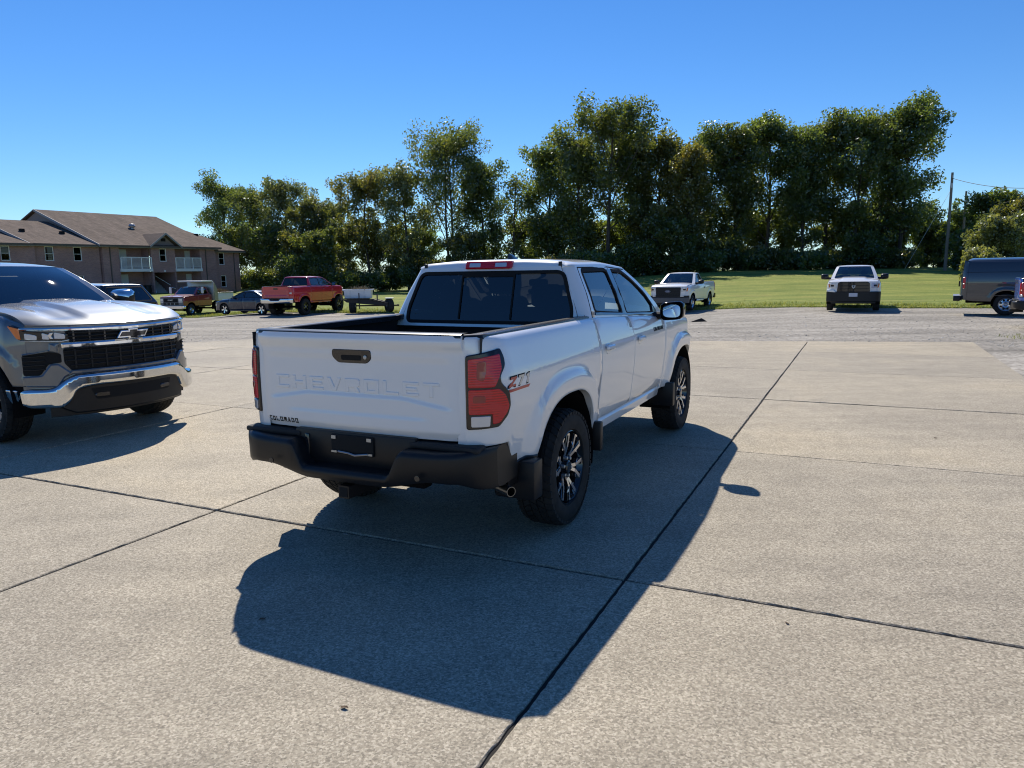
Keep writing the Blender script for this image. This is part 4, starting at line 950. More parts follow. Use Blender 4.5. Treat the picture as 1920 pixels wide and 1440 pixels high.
# ---------------- grey pickup on the left, nose to the camera side
def big_truck_params(lift=0., **kw):
    L = lift; zb, zr = 1.395+L, 1.885+L
    P = dict(W=1.03, Xr=-1.30, Xf=4.785, wb=3.745, Ra=.525, tR=.415, hz_=.44+L*.6, tw=.275, rimR=.27, trk=.875, zr=.46+L, sill=.56+L, xc=.66, doors=[1.80, 2.98], rail=(1.40+L, 1.415+L),
             belt=[(.6, 1.43+L), (3.0, 1.385+L)], fend=[(2.9, 1.40+L), (3.3, 1.402+L), (4.1, 1.355+L), (4.32, 1.30+L), (4.5, 1.25+L)], top=[(-1.4, 1.40+L), (.66, 1.415+L), (.661, 1.43+L), (2.98, 1.385+L), (3.3, 1.402+L), (4.1, 1.355+L), (4.32, 1.30+L), (4.5, 1.25+L)],
             body=dict(tail=(.02, .18), tpow=(2, 11), nose=(.364, .21), npow=(2, 13), tuck=.07, belt_in=.05, flare=.03, rtop=.06, zmid=1.0+L, fw=.14), rear_bot=(.72+L, .56+L), ytg=.80, yff=.91, floor=.90+L, yhood=.90, xcowl=3.30,
             hoodz=[(3.2, 1.425+L), (3.7, 1.41+L), (4.11, 1.365+L), (4.45, 1.30+L), (4.8, 1.262+L)], hcrown=.042, droll=.035, style='six', archp=2.6, fbot=.64+L,
             cab=dict(gy=[(1.35+L, .955), (1.42+L, .935), (1.55+L, .885), (1.75+L, .795), (1.885+L, .745)], zb=zb, zr=zr, xr0=.60, xr1=.76, xw0=3.28, xw1=2.42, xc=1.9, apts=[(3.28, 1.395+L), (3.02, 1.56+L), (2.72, 1.735+L), (2.40, 1.868+L)], rail=[(.83, 1.88+L), (1.6, 1.893+L), (2.40, 1.868+L)], crown=.065, rc=.085, rbow=.03, wbow=.13),
             wins=[[(.82, 1.455+L), (1.72, 1.43+L), (1.76, 1.835+L), (.92, 1.835+L)], [(1.86, 1.425+L), (3.02, 1.405+L), (2.76, 1.62+L), (2.44, 1.80+L), (2.25, 1.835+L), (1.89, 1.835+L)]],
             trims=[[(1.735, 1.42+L), (1.85, 1.418+L), (1.88, 1.845+L), (1.77, 1.845+L)]], seams=[((.70, 1.43+L), (.84, 1.86+L)), ((.84, 1.86+L), (2.40, 1.855+L))], back=[(-.80, 1.44+L), (.80, 1.44+L), (.70, 1.845+L), (-.70, 1.845+L)])
    P.update(kw); return P
def big_front(root, b, m, dark=False):
    """grille, lamps and bumper of the grey pickup; Y,z as seen from ahead"""
    fm = b.front(); ch = CHROME
    sym = lambda L: [L, [(-y, z) for y, z in L][::-1]]
    shell('front_fascia', [(-.945, .60), (.945, .60), (.945, 1.20), (.905, 1.245), (-.905, 1.245), (-.945, 1.20)], fm, m, root, -.004, .03, 0, .06)
    # openings
    shell('upper_grille', rpoly([(-.60, 1.075), (.60, 1.075), (.63, 1.20), (-.63, 1.20)], .015), fm, SEAM, root, .004, .01, 0, .08)
    shell('lower_grille', rpoly([(-.655, .86), (-.60, .78), (.60, .78), (.655, .86), (.655, 1.01), (-.655, 1.01)], .02), fm, SEAM, root, .006, .012, 0, .08)
    for L in sym([(-.935, .75), (-.84, .75), (-.775, .86), (-.675, .87), (-.675, .96), (-.775, .985), (-.935, .955)]):
        shell('air_inlet', rpoly(L, .015), fm, SEAM, root, .006, .012, 0, .06)
    for z in (.80, .845, .89, .935): 
        for sg in (1, -1): shell('inlet_fin', [(sg*.93, z), (sg*.80, z+.004), (sg*.80, z+.016), (sg*.93, z+.012)], fm, BLACKP, root, .02, .016, .003, .06)
    bars = []
    for z, hw in ((.835, .60), (.885, .64), (.935, .65), (.985, .65), (1.135, .62), (1.098, .60), (1.17, .60)):
        shell('grille_bar', [(-hw, z-.007), (hw, z-.007), (hw, z+.007), (-hw, z+.007)], fm, BLACKP, root, .026, .022, .005, .07)
    for i, y in enumerate(np.linspace(-.56, .56, 9)):
        shell('grille_upright', [(y-.008, .80), (y+.008, .80), (y+.008, 1.005), (y-.008, 1.005)], fm, BLACKP, root, .022, .02, .004, .05)
        if abs(y) > .2: shell('grille_upright', [(y-.010, 1.08), (y+.010, 1.08), (y+.010, 1.19), (y-.010, 1.19)], fm, GLOSSB, root, .022, .02, .004, .05)
    # chrome
    shell('chrome_bar', rpoly([(-.93, 1.215), (-.93, 1.238), (-.4, 1.225), (0, 1.222), (.4, 1.225), (.93, 1.238), (.93, 1.215), (.55, 1.185), (0, 1.172), (-.55, 1.185)], .006), fm, ch, root, .035, .05, .014, .05)
    shell('chrome_bar', rpoly([(-.665, 1.012), (.665, 1.012), (.67, 1.072), (-.67, 1.072)], .015), fm, ch, root, .045, .05, .016, .05)
    # emblem
    bt = [(-.185, 1.085), (-.135, 1.165), (-.055, 1.165), (-.055, 1.185), (.055, 1.185), (.055, 1.165), (.185, 1.165), (.135, 1.085), (.055, 1.085), (.055, 1.065), (-.055, 1.065), (-.055, 1.085)]
    shell('emblem_rim', bt, fm, ch, root, .062, .04, .006, None); shell('emblem', inset(bt, .017), fm, GLOSSB, root, .066, .02, .003, None)
    # lamps
    for sg in (1, -1):
        f2 = lambda u, v, off=0., sg=sg: fm(sg*u, v, off)
        shell('headlamp', rpoly([(.60, 1.10), (.66, 1.088), (.925, 1.108), (.945, 1.13), (.975, 1.27), (.925, 1.235), (.91, 1.208), (.60, 1.165)], .008), f2, SMOKE, root, .018, .05, .006, .05)
        shell('indicator_lens', rpoly([(.925, 1.12), (.945, 1.13), (.978, 1.262), (.93, 1.232)], .006), f2, AMBER, root, .024, .01, .003, .04)
        for y0, y1 in ((.63, .715), (.75, .80), (.835, .905)):
            shell('lamp_lens', rpoly([(y0, 1.112), (y1, 1.118), (y1, 1.185), (y0, 1.16)], .012), f2, CLEARL, root, .024, .01, .004, .04)
        shell('lamp_trim', [(.60, 1.094), (.66, 1.084), (.925, 1.104), (.925, 1.112), (.66, 1.094), (.60, 1.104)], f2, ch, root, .028, .012, .003, .05)
        shell('lamp_trim', [(.72, 1.12), (.745, 1.12), (.76, 1.16), (.745, 1.18), (.72, 1.18), (.735, 1.15)], f2, ch, root, .028, .012, .003, .05)
        shell('inlet_surround', rpoly([(.68, 1.075), (.76, 1.075), (.765, 1.005), (.93, .975), (.93, .955), (.775, .99), (.69, .965)], .01), f2, m, root, .035, .04, .010, .05)
        shell('lower_corner', rpoly([(.60, .755), (.70, .86), (.765, .862), (.83, .75), (.935, .745), (.935, .64), (.72, .62), (.66, .72)], .012), f2, m, root, .04, .045, .014, .05)
    shell('bumper_trim', [(-.66, .72), (-.60, .745), (.60, .745), (.66, .72), (.60, .785), (-.60, .785)], fm, m, root, .038, .04, .010, .06)
    # chrome bumper: sweeps up over the centre, deep ends
    Pq = [(-.935, .425), (-.70, .405), (-.635, .46), (-.575, .585), (-.43, .61), (.43, .61), (.575, .585), (.635, .46), (.70, .405), (.935, .425), (.945, .615), (.76, .605), (.655, .70), (.575, .738), (0, .745), (-.575, .738), (-.655, .70), (-.76, .605), (-.945, .615)]
    shell('front_bumper', rpoly(Pq, .05, 5), fm, ch, root, .085, .13, .022, .022, smooth=60)
    for sg in (1, -1):
        sx = b.sideX(sg); Xc = b.Xf-b.nose[0]-b.nose[1]
        shell('bumper_end', rpoly([(Xc-.10, .46), (Xc+.06, .44), (Xc+.09, .60), (Xc-.06, .605)], .02), sx, ch, root, .010, .05, .008, .025, smooth=60)
    shell('valance', rpoly([(-.72, .40), (-.60, .33), (.60, .33), (.72, .40), (.62, .63), (-.62, .63)], .02), fm, BLACKP, root, .04, .10, .015, .07)
    shell('valance_recess', rpoly([(-.42, .46), (.42, .46), (.46, .58), (-.46, .58)], .02), fm, SEAM, root, .043, .01, 0, .07)
    for y in (-.36, .36): shell('tow_hook', rpoly([(y-.07, .48), (y+.07, .48), (y+.07, .525), (y-.07, .525)], .02), fm, GLOSSB, root, .055, .03, .008, .05)
    shell('air_dam', [(-.80, .30), (.80, .30), (.80, .42), (-.80, .42)], fm, BLACKP, root, -.03, .03, .005, .08)
def bulge(X, Y, t):
    a = abs(Y); fade = float(sstep(t, .03, .22))
    return fade*(.028*float(sstep(a, .40-.08*t, .345-.08*t)) - .012*float(sstep(a, .48, .55))*float(sstep(a, .66, .60))*.6 + .018*float(sstep(a, .60, .74)))
def grey_truck():
    q = R(-28.28); x0, y0 = -5.098, 8.539
    root = empty('pickup_truck', (x0-3.745*math.cos(q), y0-3.745*math.sin(q), 0), q, 'large grey pickup with chrome grille bars and chrome front bumper, sun glinting on its windscreen', 'pickup truck')
    P = big_truck_params(bulge=bulge); P['cab']['apm'] = GLOSSB
    b, gh, HG = pickup(root, P, SILVER); big_front(root, b, SILVER); rear_end(root, b, P, SILVER)
    for sg in (1, -1):
        mirror(root, 3.02, 1.16, 1.475, sg, BLACKP, 1.2, cap=CHROME); sx = b.sideX(sg)
        for X in (1.02, 2.12): door_handle(root, sx, X, 1.20, CHROME)
    G = []
    for t in np.linspace(0, 1, 9):
        x = 2.12+.24*t; hgt = .07*math.sin(math.pi*min(1, (1-t)*.62))**.8 if t < 1 else 0; wv = .04*math.sqrt(max(0, 1-(2*t-1)**4))
        G.append([(x, wv*c, 1.945-.03*t+hgt*(1-abs(c)**1.8)) for c in np.linspace(-1, 1, 9)])
    MB().grid(G).build('aerial_fin', GLOSSB, root, 60)
    WG = gh[4]
    for y0_, y1_ in ((.62, .05), (-.05, -.62)):
        MB().tube([(3.30, y0_, 1.40), (3.24, (y0_+y1_)/2, 1.445), (3.32, y1_, 1.418)], [.014, .010, .008], 6).build('wiper', BLACKP, root)
    MB().box(2.50, 2.56, -.11, .11, 1.70, 1.77, .02).build('rear_view_mirror', CABIN, root)
    MB().prism([(2.95, .02), (3.20, .05), (3.20, .55), (2.95, .50)], 1.405, 1.41).build('dashboard_paper', mat('paper', (.55, .62, .60), .7), root)
    return root
grey_truck()

def simple_truck(name, label, x, y, rz, m, P, front, bumper=CHROME, group=None, tilt=0., lett=None):
    z = float(hz(x, y)); root = empty(name, (x, y, z-.012), rz, label, 'pickup truck', group)
    b, gh, HG = pickup(root, P, m); rear_end(root, b, P, m, bumper=bumper, zb=P.get('tgz', .80), lettering=lett)
    for sg in (1, -1):
        mirror(root, P['cab']['xw0']-.25, P['W']+.13, P['cab']['zb']+.09, sg, P.get('mirm', BLACKP), P.get('mbig', 1.2)); sx = b.sideX(sg)
        e = [P['xc']]+P['doors'][:-1]
        for X in e: door_handle(root, sx, X+.17, P['hz'], P.get('handm', BLACKP))
    front(root, b, P); return root, b

# ---------------- red lifted pickup by the grass
def front_plain(root, b, P):
    big_front_simple(root, b, P, RED)
def big_front_simple(root, b, P, m, z0=.62, z1=None, grille=None, lamps=None, bump=None, bm=CHROME, gm=GLOSSB):
    z1 = z1 or P['fend'][-1][1]; fm = b.front()
    yy = min(.93, P['W']*.93)
    shell('front_fascia', [(-yy, z0), (yy, z0), (yy, z1-.02), (-yy, z1-.02)], fm, m, root, -.004, .03, 0, .08)
    g = grille or [(-.60, z0+.18), (.60, z0+.18), (.64, z1-.05), (-.64, z1-.05)]
    shell('grille', rpoly(g, .03), fm, gm, root, .012, .03, .006, .08)
    zs = np.linspace(min(p[1] for p in g)+.05, max(p[1] for p in g)-.05, 4); w_ = max(p[0] for p in g)-.06
    for z in zs: shell('grille_bar', [(-w_, z-.012), (w_, z-.012), (w_, z+.012), (-w_, z+.012)], fm, BLACKP, root, .03, .02, .004, .1)
    lp = lamps or [(.66, z1-.16), (yy-.02, z1-.17), (yy-.01, z1-.05), (.66, z1-.06)]
    for sg in (1, -1):
        f2 = lambda u, v, off=0., sg=sg: fm(sg*u, v, off)
        shell('headlamp', rpoly(lp, .02), f2, CLEARL, root, .016, .03, .006, .06)
        c = np.mean(lp, 0); shell('lamp_lens', rpoly([(c[0]-.06, c[1]-.04), (c[0]+.06, c[1]-.04), (c[0]+.06, c[1]+.04), (c[0]-.06, c[1]+.04)], .03), f2, SMOKE, root, .020, .006, .002, .05)
        shell('indicator_lens', rpoly([(lp[1][0]-.05, lp[1][1]+.01), (lp[1][0]-.005, lp[1][1]+.01), (lp[2][0]-.005, lp[2][1]-.01), (lp[2][0]-.05, lp[2][1]-.01)], .008), f2, AMBER, root, .021, .006, .002, .05)
    bp = bump or [(-P['W']*.96, z0-.20), (P['W']*.96, z0-.20), (P['W']*.965, z0+.08), (-P['W']*.965, z0+.08)]
    shell('front_bumper', rpoly(bp, .03), fm, bm, root, .06, .14, .02, .07)
    shell('valance', [(-.80, z0-.30), (.80, z0-.30), (.85, z0-.18), (-.85, z0-.18)], fm, BLACKP, root, .0, .06, .01, .1)
P = big_truck_params(.20, tR=.46, tw=.34, rimR=.26, trk=.90, bright=GLOSSB, Ra=.56, tgz=.98, hz=1.40, handm=RED, mirm=GLOSSB)
P['hz_'] = .50
P['body'] = dict(P['body'], fw=.10)
simple_truck('pickup_truck', 'bright red lifted pickup on big black tyres, tailgate towards the gravel', -12.45, 41.5, R(74), RED, P, front_plain, group=None,
   lett=lambda tg: letters('tailgate_lettering', word('CHEVROLET', -.6, 1.26, .105, .08, .031), lambda u, v, off=0.: tg(-u, v, off), RED, bpy.data.objects['pickup_truck.002'], .005, .01, .002))

# ---------------- white work pickups facing the camera
def work_params(**kw):
    P = dict(W=1.0, Xr=-1.20, Xf=4.10, wb=3.20, Ra=.47, tR=.38, hz_=.40, tw=.25, rimR=.225, trk=.86, zr=.44, sill=.54, xc=1.02, doors=[2.35], rail=(1.36, 1.37),
             belt=[(.9, 1.34), (2.4, 1.29)], fend=[(2.3, 1.29), (2.8, 1.28), (3.5, 1.235), (3.85, 1.19), (4.1, 1.12)], top=[(-1.3, 1.36), (1.02, 1.37), (1.021, 1.34), (2.35, 1.29), (2.8, 1.28), (3.5, 1.235), (3.85, 1.19), (4.1, 1.12)],
             body=dict(tail=(.02, .15), tpow=(2, 11), nose=(.14, .20), npow=(2, 12), tuck=.06, belt_in=.05, flare=.02, rtop=.06, zmid=1.0, fw=.12), rear_bot=(.66, .52), ytg=.80, yff=.88, floor=.86, yhood=.87, xcowl=2.62,
             hoodz=[(2.5, 1.31), (3.3, 1.29), (3.8, 1.24), (4.1, 1.20)], hcrown=.05, droll=.03, style='steel', lugs=False, fbot=.56, hz=1.10, tgz=.76,
             cab=dict(gy=[(1.25, .92), (1.34, .90), (1.5, .84), (1.68, .76), (1.80, .705)], zb=1.29, zr=1.80, xr0=1.02, xr1=1.20, xw0=2.62, xw1=1.88, xc=1.6, apts=[(2.62, 1.29), (2.38, 1.46), (2.12, 1.64), (1.88, 1.785)], rail=[(1.27, 1.80), (1.6, 1.805), (1.88, 1.785)], crown=.06, rc=.08, rbow=.03),
             wins=[[(1.22, 1.36), (2.42, 1.315), (2.22, 1.52), (1.97, 1.70), (1.85, 1.75), (1.32, 1.755)]], back=[(-.76, 1.36), (.76, 1.36), (.66, 1.75), (-.66, 1.75)], seams=[((1.06, 1.34), (1.26, 1.78))])
    P.update(kw); return P
def front_f(root, b, P):
    big_front_simple(root, b, P, WHITE, .60, 1.20, [(-.60, .74), (.60, .74), (.62, 1.15), (-.62, 1.15)], [(.64, .93), (.90, .95), (.93, 1.14), (.64, 1.14)], [(-.95, .40), (.95, .40), (.96, .66), (-.96, .66)], mat('grey_plastic', (.10, .10, .105), .5), BLACKP)
    fm = b.front(); shell('bumper_top', [(-.95, .655), (.95, .655), (.95, .75), (-.95, .75)], fm, BLACKP, root, .05, .06, .01, .08)
    ov = [(.135*math.cos(t), .955+.052*math.sin(t)) for t in np.linspace(0, 2*math.pi, 28, endpoint=False)]
    shell('badge_rim', ov, fm, ALUP, root, .05, .03, .004, None); shell('badge', inset(ov, .010), fm, OVALB, root, .054, .01, .001, None)
    GL.update({'F': [[(0, 0), (0, 1), (1, 1), (1, .79), (.22, .79), (.22, .58), (.85, .58), (.85, .38), (.22, .38), (.22, 0)]]})
    letters('badge_lettering', word('FORD', -.085, .935, .034, .042, .011, .2), lambda u, v, off=0.: fm(u, v, off), ALUP, root, .057, .004, 0)
    for sg in (1, -1): shell('fog_lamp', rpoly([(sg*.60, .70), (sg*.75, .70), (sg*.75, .77), (sg*.60, .77)], .01), fm, CLEARL, root, .06, .03, .004, .05)
    MB().box(2.0, 2.03, .28, .62, 1.70, 1.74).build('visor', CABIN, root)
def heading(dx, dy): return math.atan2(dy, dx)
a = heading(-1.69, -3.0)
fx, fy = 8.78+.86*math.cos(a-math.pi/2), 36.0+.86*math.sin(a-math.pi/2)     # front axle centre from the left front wheel
simple_truck('pickup_truck', 'white single cab pickup with oval badge on black grille by the lawn edge', fx-3.2*math.cos(a), fy-3.2*math.sin(a), a, WHITE, work_params(), front_f, GLOSSB, 'white work pickups facing the lot')
def front_r(root, b, P):
    big_front_simple(root, b, P, WHITE, .62, 1.22, [(-.60, .80), (-.50, .74), (.50, .74), (.60, .80), (.58, 1.14), (.48, 1.20), (-.48, 1.20), (-.58, 1.14)], [(.63, .94), (.90, .95), (.93, 1.12), (.65, 1.14)], [(-.96, .40), (.96, .40), (.965, .80), (-.965, .80)], BLACKP, GLOSSB)
    fm = b.front()
    shell('grille_bar', [(-.03, .76), (.03, .76), (.03, 1.18), (-.03, 1.18)], fm, BLACKP, root, .034, .02, .006, .08)
    sh = [(-.06, 1.06), (-.072, 1.02), (-.045, .95), (0, .915), (.045, .95), (.072, 1.02), (.06, 1.06), (.02, 1.045), (-.02, 1.045)]
    shell('badge', sh, fm, ALUP, root, .055, .03, .006, None)
    shell('badge_recess', [(-.035, 1.02), (-.012, 1.0), (0, .95), (.012, 1.0), (.035, 1.02), (0, 1.03)], fm, SEAM, root, .057, .006, 0, None)
    shell('bumper_cap', rpoly([(-.95, .80), (-.62, .76), (-.70, .86), (-.95, .885)], .02), fm, WHITE, root, .06, .06, .01, .06)
    shell('number_plate', rpoly([(-.155, .60), (.155, .60), (.155, .745), (-.155, .745)], .01), fm, PLATE, root, .075, .02, .003, .1)
    MB().box(1.96, 1.965, -.60, -.28, 1.68, 1.73).build('windscreen_sticker', mat('cream_sticker', (.85, .80, .60), .6), root)
P = work_params(W=1.01, mbig=1.35, bulge=lambda X, Y, t: .03*float(sstep(abs(Y), .50, .40))*float(sstep(t, .05, .3)))
a = heading(-13.75, -29.3); simple_truck('pickup_truck', 'white pickup facing the camera with rounded black grille and small plate on its bumper', 13.75-4.0*math.cos(a), 29.6-4.0*math.sin(a), a, WHITE, P, front_r, GLOSSB, 'white work pickups facing the lot')

# ---------------- blue pickup cut by the right edge: same body as the white one in the middle
br_ = empty('pickup_truck', (15.40, 20.52, float(hz(15.4, 20.5))-.01), R(-30), 'bright blue pickup in front of the dark van, only its red tail lamp corner showing', 'pickup truck')
_sw = {}
def dup_tree(o, par):
    for ch in [c for c in bpy.data.objects if c.parent == o]:
        if ch.name.startswith(('tailgate_lettering', 'model_badge', 'off_road', 'decal')): continue
        c = ch.copy(); col.objects.link(c); c.parent = par
        if ch.data.materials and ch.data.materials[0] == WHITE:
            if ch.data not in _sw: d = ch.data.copy(); d.materials[0] = BLUE; _sw[ch.data] = d
            c.data = _sw[ch.data]
        dup_tree(ch, c)
dup_tree(WT, br_)

# ---------------- closed cars
def car(root, P, m, roofm=None):
    b = Body(W=P['W'], Xr=P['Xr'], Xf=P['Xf'], axles=(0., P['wb']), Ra=P['Ra'], hz_=P['tR']+.02, zr=P['zr'], top=P['top'], **P.get('body', {}))
    zt = lambda X: np.interp(X, [p[0] for p in P['top']], [p[1] for p in P['top']]); Sx = b.S; sill = P['zr']+.09; S0 = float(b.St(P['W']*.78)); bot = lambda X: np.full(np.shape(X), P['zr']+.05)
    e = P['doors']
    for sg in (1, -1):
        panel(b, 'rear_quarter', m, root, sg, S0, float(Sx(e[0]))-.003, bot, zt, 12, .08, .04)
        for i in range(len(e)-1): panel(b, 'door', m, root, sg, float(Sx(e[i]))+.003, float(Sx(e[i+1]))-.003, sill, zt, 10, .12, .03)
        panel(b, 'rocker_panel', m, root, sg, float(Sx(e[0])), float(Sx(e[-1])), P['zr'], sill-.005, 4, .2, .05)
        panel(b, 'front_fender', m, root, sg, float(Sx(e[-1]))+.003, float(b.Sn(P['W']*.82)), bot, zt, 12, .08, .04)
        Ss = np.linspace(S0+.02, float(b.Sn(P['W']*.8)), 70); X = np.interp(Ss, b.CS, b.CX); tp = zt(X)-.03; bt = np.maximum(P['zr']+.02, b.arch(X)+.004); G = []
        for t in np.linspace(0, 1, 5):
            z = bt+(tp-bt)*t; x, y = b.pt(Ss, z, -.022, zt(X)); G.append(np.stack([x, y*sg, z], 1).tolist())
        MB().grid(G).build('inner_skin', MATTE, root)
        for i in range(len(e)-1): door_handle(root, b.sideX(sg), e[i]+.16, float(zt(e[i]))-.13, m)
        for xx in (0, P['wb']): wheel(root, xx, sg*P['trk'], P['tR'], P['tR'], P['tw'], P['rimR'], P['style'], sg, P.get('bright'), False)
        mirror(root, P['cab']['xw0']-.45, P['W']+.06, P['cab']['zb']+.08, sg, P.get('mirm', m), .9)
    wells(root, b, P['W'], P['Ra'], .28)
    MB().box(P['Xr']+.15, P['Xf']-.3, -P['W']*.72, P['W']*.72, P['zr']+.03, P['zr']+.10).build('floor_pan', MATTE, root)
    rm = b.rear(); zb0 = float(zt(P['Xr'])); Y = P['W']*.78
    shell('tail_panel', [(-Y, P['zr']+.05), (Y, P['zr']+.05), (Y, zb0), (-Y, zb0)], rm, m, root, 0, .03, .01, .1)
    for sg in (1, -1):
        s0 = float(b.St(P['W']*.55)); sm = b.side(sg); shell('tail_lamp', rpoly([(s0, zb0-.22), (s0+.32, zb0-.20), (s0+.34, zb0-.08), (s0, zb0-.07)], .02), sm, REDL, root, .012, .03, .005, .06)
        f2 = lambda u, v, off=0., sg=sg: b.front()(sg*u, v, off); zf = float(zt(P['Xf']-.1))
        shell('headlamp', rpoly([(P['W']*.60, zf-.20), (P['W']*.93, zf-.17), (P['W']*.95, zf-.07), (P['W']*.62, zf-.09)], .02), f2, CLEARL, root, .014, .03, .005, .05)
    zf = float(zt(P['Xf']-.1)); fm = b.front()
    shell('front_fascia', [(-P['W']*.84, P['zr']+.02), (P['W']*.84, P['zr']+.02), (P['W']*.84, zf-.03), (-P['W']*.84, zf-.03)], fm, m, root, -.002, .04, .02, .08)
    shell('grille', rpoly([(-.45, zf-.24), (.45, zf-.24), (.52, zf-.09), (-.52, zf-.09)], .03), fm, GLOSSB, root, .006, .02, .004, .08)
    shell('lower_grille', rpoly([(-.55, P['zr']+.08), (.55, P['zr']+.08), (.50, P['zr']+.20), (-.50, P['zr']+.20)], .03), fm, SEAM, root, .006, .02, .004, .08)
    hood(root, b, m, P['cab']['xw0']-.02, P['W']*.84, P['hoodz'], .06, None, .05, .0)
    c = P['cab']
    if P.get('deck'):
        G = []
        for x in np.linspace(P['Xr']+.03, c['xr0']+.02, 12):
            S = Sx(x) if x > b.CX[b.i0] else np.interp(x, b.CX[:b.i0+1], b.CS[:b.i0+1]); z = float(zt(x)); yw = float(b.pt(S, z, 0, np.array(z))[1])-.005
            G.append([(x, yw*t, z+.025*(1-abs(t)**3)*min(1, (x-P['Xr'])*5)) for t in np.linspace(-1, 1, 17)])
        MB().grid(G).build('boot_lid', m, root, 50)
    gh = greenhouse(root, c, m, P['wins'], P['back'], roofm=roofm, trims=P.get('trims', ()), rear_glass=P.get('rglass'), glassm=P.get('sglass'))
    for sg in (1, -1):
        G = []
        for x in np.linspace(c['xr0'], c['xw0'], 10): S = Sx(x); z = float(zt(x)); yo = float(b.pt(S, z-.004, 0, np.array(z))[1]); G.append([(x, sg*yo, z-.004), (x, sg*(float(gh[2](c['zb']))-.05), z-.002), (x, sg*(float(gh[2](c['zb']))-.05), P['zr']+.1)])
        MB().grid(G).build('door_card', CABIN, root)
    seats(root, P['seatx'], P['seatx']-.95, P['zr']+.20, P['W']*.75, 0)
    return b, gh
NAVYD = mat('scuffed_navy_paint', (.012, .02, .045), .3, 0, 1); k = N(NAVYD); k.l(k.ramp(k.noise(k.pos(), 2.2, 6, .7), [(.55, (.011, .018, .042)), (.62, (.05, .055, .065)), (.66, (.012, .02, .045))]), k.b.inputs['Base Color'])
# navy sedan between the dump truck and the red pickup
z_ = float(hz(-15.7, 43.2)); rz_ = R(157)
wb = 2.76; fxw, fyw = -16.95, 43.75
lx, ly = .78*math.cos(rz_+math.pi/2), .78*math.sin(rz_+math.pi/2)
root = empty('sedan', (fxw-lx-wb*math.cos(rz_), fyw-ly-wb*math.sin(rz_), z_-.01), rz_, 'dark blue sedan with scraped side and bright alloy wheel, parked behind the red pickup', 'car')
car(root, dict(W=.91, Xr=-1.08, Xf=3.72, wb=wb, Ra=.35, zr=.22, tR=.325, tw=.22, rimR=.22, style='five', bright=CHROME, trk=.775, doors=[.40, 1.35, 2.35], deck=True, seatx=1.15,
     top=[(-1.1, .93), (-.5, 1.0), (.2, 1.0), (2.3, .93), (3.0, .86), (3.55, .74), (3.72, .66)], hoodz=[(2.2, .95), (3.1, .87), (3.6, .74)], body=dict(tail=(.10, .22), nose=(.22, .30), tuck=.07, belt_in=.06, flare=.015, rtop=.05, zmid=.75),
     cab=dict(gy=[(.9, .82), (1.0, .79), (1.2, .69), (1.38, .60)], zb=.95, zr=1.37, xr0=-.35, xr1=.62, xw0=2.35, xw1=1.45, apts=[(2.35, .94), (1.95, 1.17), (1.62, 1.32), (1.38, 1.365)], rail=[(.68, 1.36), (1.0, 1.38), (1.38, 1.365)], crown=.06, rc=.06, rbow=.08),
     wins=[[(.12, 1.01), (1.28, 1.0), (1.30, 1.33), (.85, 1.32), (.55, 1.24)], [(1.36, 1.0), (2.12, .98), (1.82, 1.19), (1.52, 1.31), (1.38, 1.33)]], back=[(-.64, .97), (.64, .97), (.52, 1.33), (-.52, 1.33)], rglass=glass('sky_glass', (.3, .33, .35), 1., 2.3)), NAVYD)
# two cars beyond the grey pickup
def suv(x, y, rz, label, m, sc_=1., roofm=None):
    root = empty('suv', (x, y, float(hz(x, y))-.01), rz, label, 'car', None)
    car(root, dict(W=.94, Xr=-.95, Xf=3.72, wb=2.80, Ra=.40, zr=.28, tR=.365, tw=.24, rimR=.24, style='six', trk=.80, doors=[.42, 1.38, 2.40], seatx=1.15, roof=True, mirm=GLOSSB,
     top=[(-.95, 1.06), (.3, 1.09), (2.4, 1.05), (3.0, 1.02), (3.5, .94), (3.72, .84)], hoodz=[(2.3, 1.06), (3.1, 1.03), (3.6, .94)], body=dict(tail=(.06, .20), nose=(.16, .26), tuck=.06, belt_in=.05, flare=.02, rtop=.05, zmid=.85),
     cab=dict(gy=[(1.0, .86), (1.1, .83), (1.35, .74), (1.58, .66)], zb=1.05, zr=1.57, xr0=-.82, xr1=-.40, xw0=2.55, xw1=1.72, apts=[(2.55, 1.05), (2.22, 1.26), (1.95, 1.44), (1.68, 1.555)], rail=[(-.33, 1.555), (.7, 1.59), (1.68, 1.555)], crown=.055, rc=.07, rbow=.06),
     wins=[[(-.55, 1.13), (.40, 1.10), (.42, 1.52), (-.22, 1.51)], [(.48, 1.10), (1.34, 1.09), (1.36, 1.53), (.50, 1.53)], [(1.42, 1.09), (2.30, 1.075), (2.02, 1.31), (1.74, 1.49), (1.60, 1.525), (1.44, 1.53)]], back=[(-.68, 1.10), (.68, 1.10), (.58, 1.52), (-.58, 1.52)]), m, roofm)
    return root
suv(-12.0, 22.4, R(152), 'black car with pale roof, mostly hidden by the bonnet of the grey pickup', GLOSSB, 1, DKSUV)
suv(-13.75, 26.4, R(152), 'second dark car parked just past the black pale-roofed one', CHAR).scale = (.88, .88, .88)

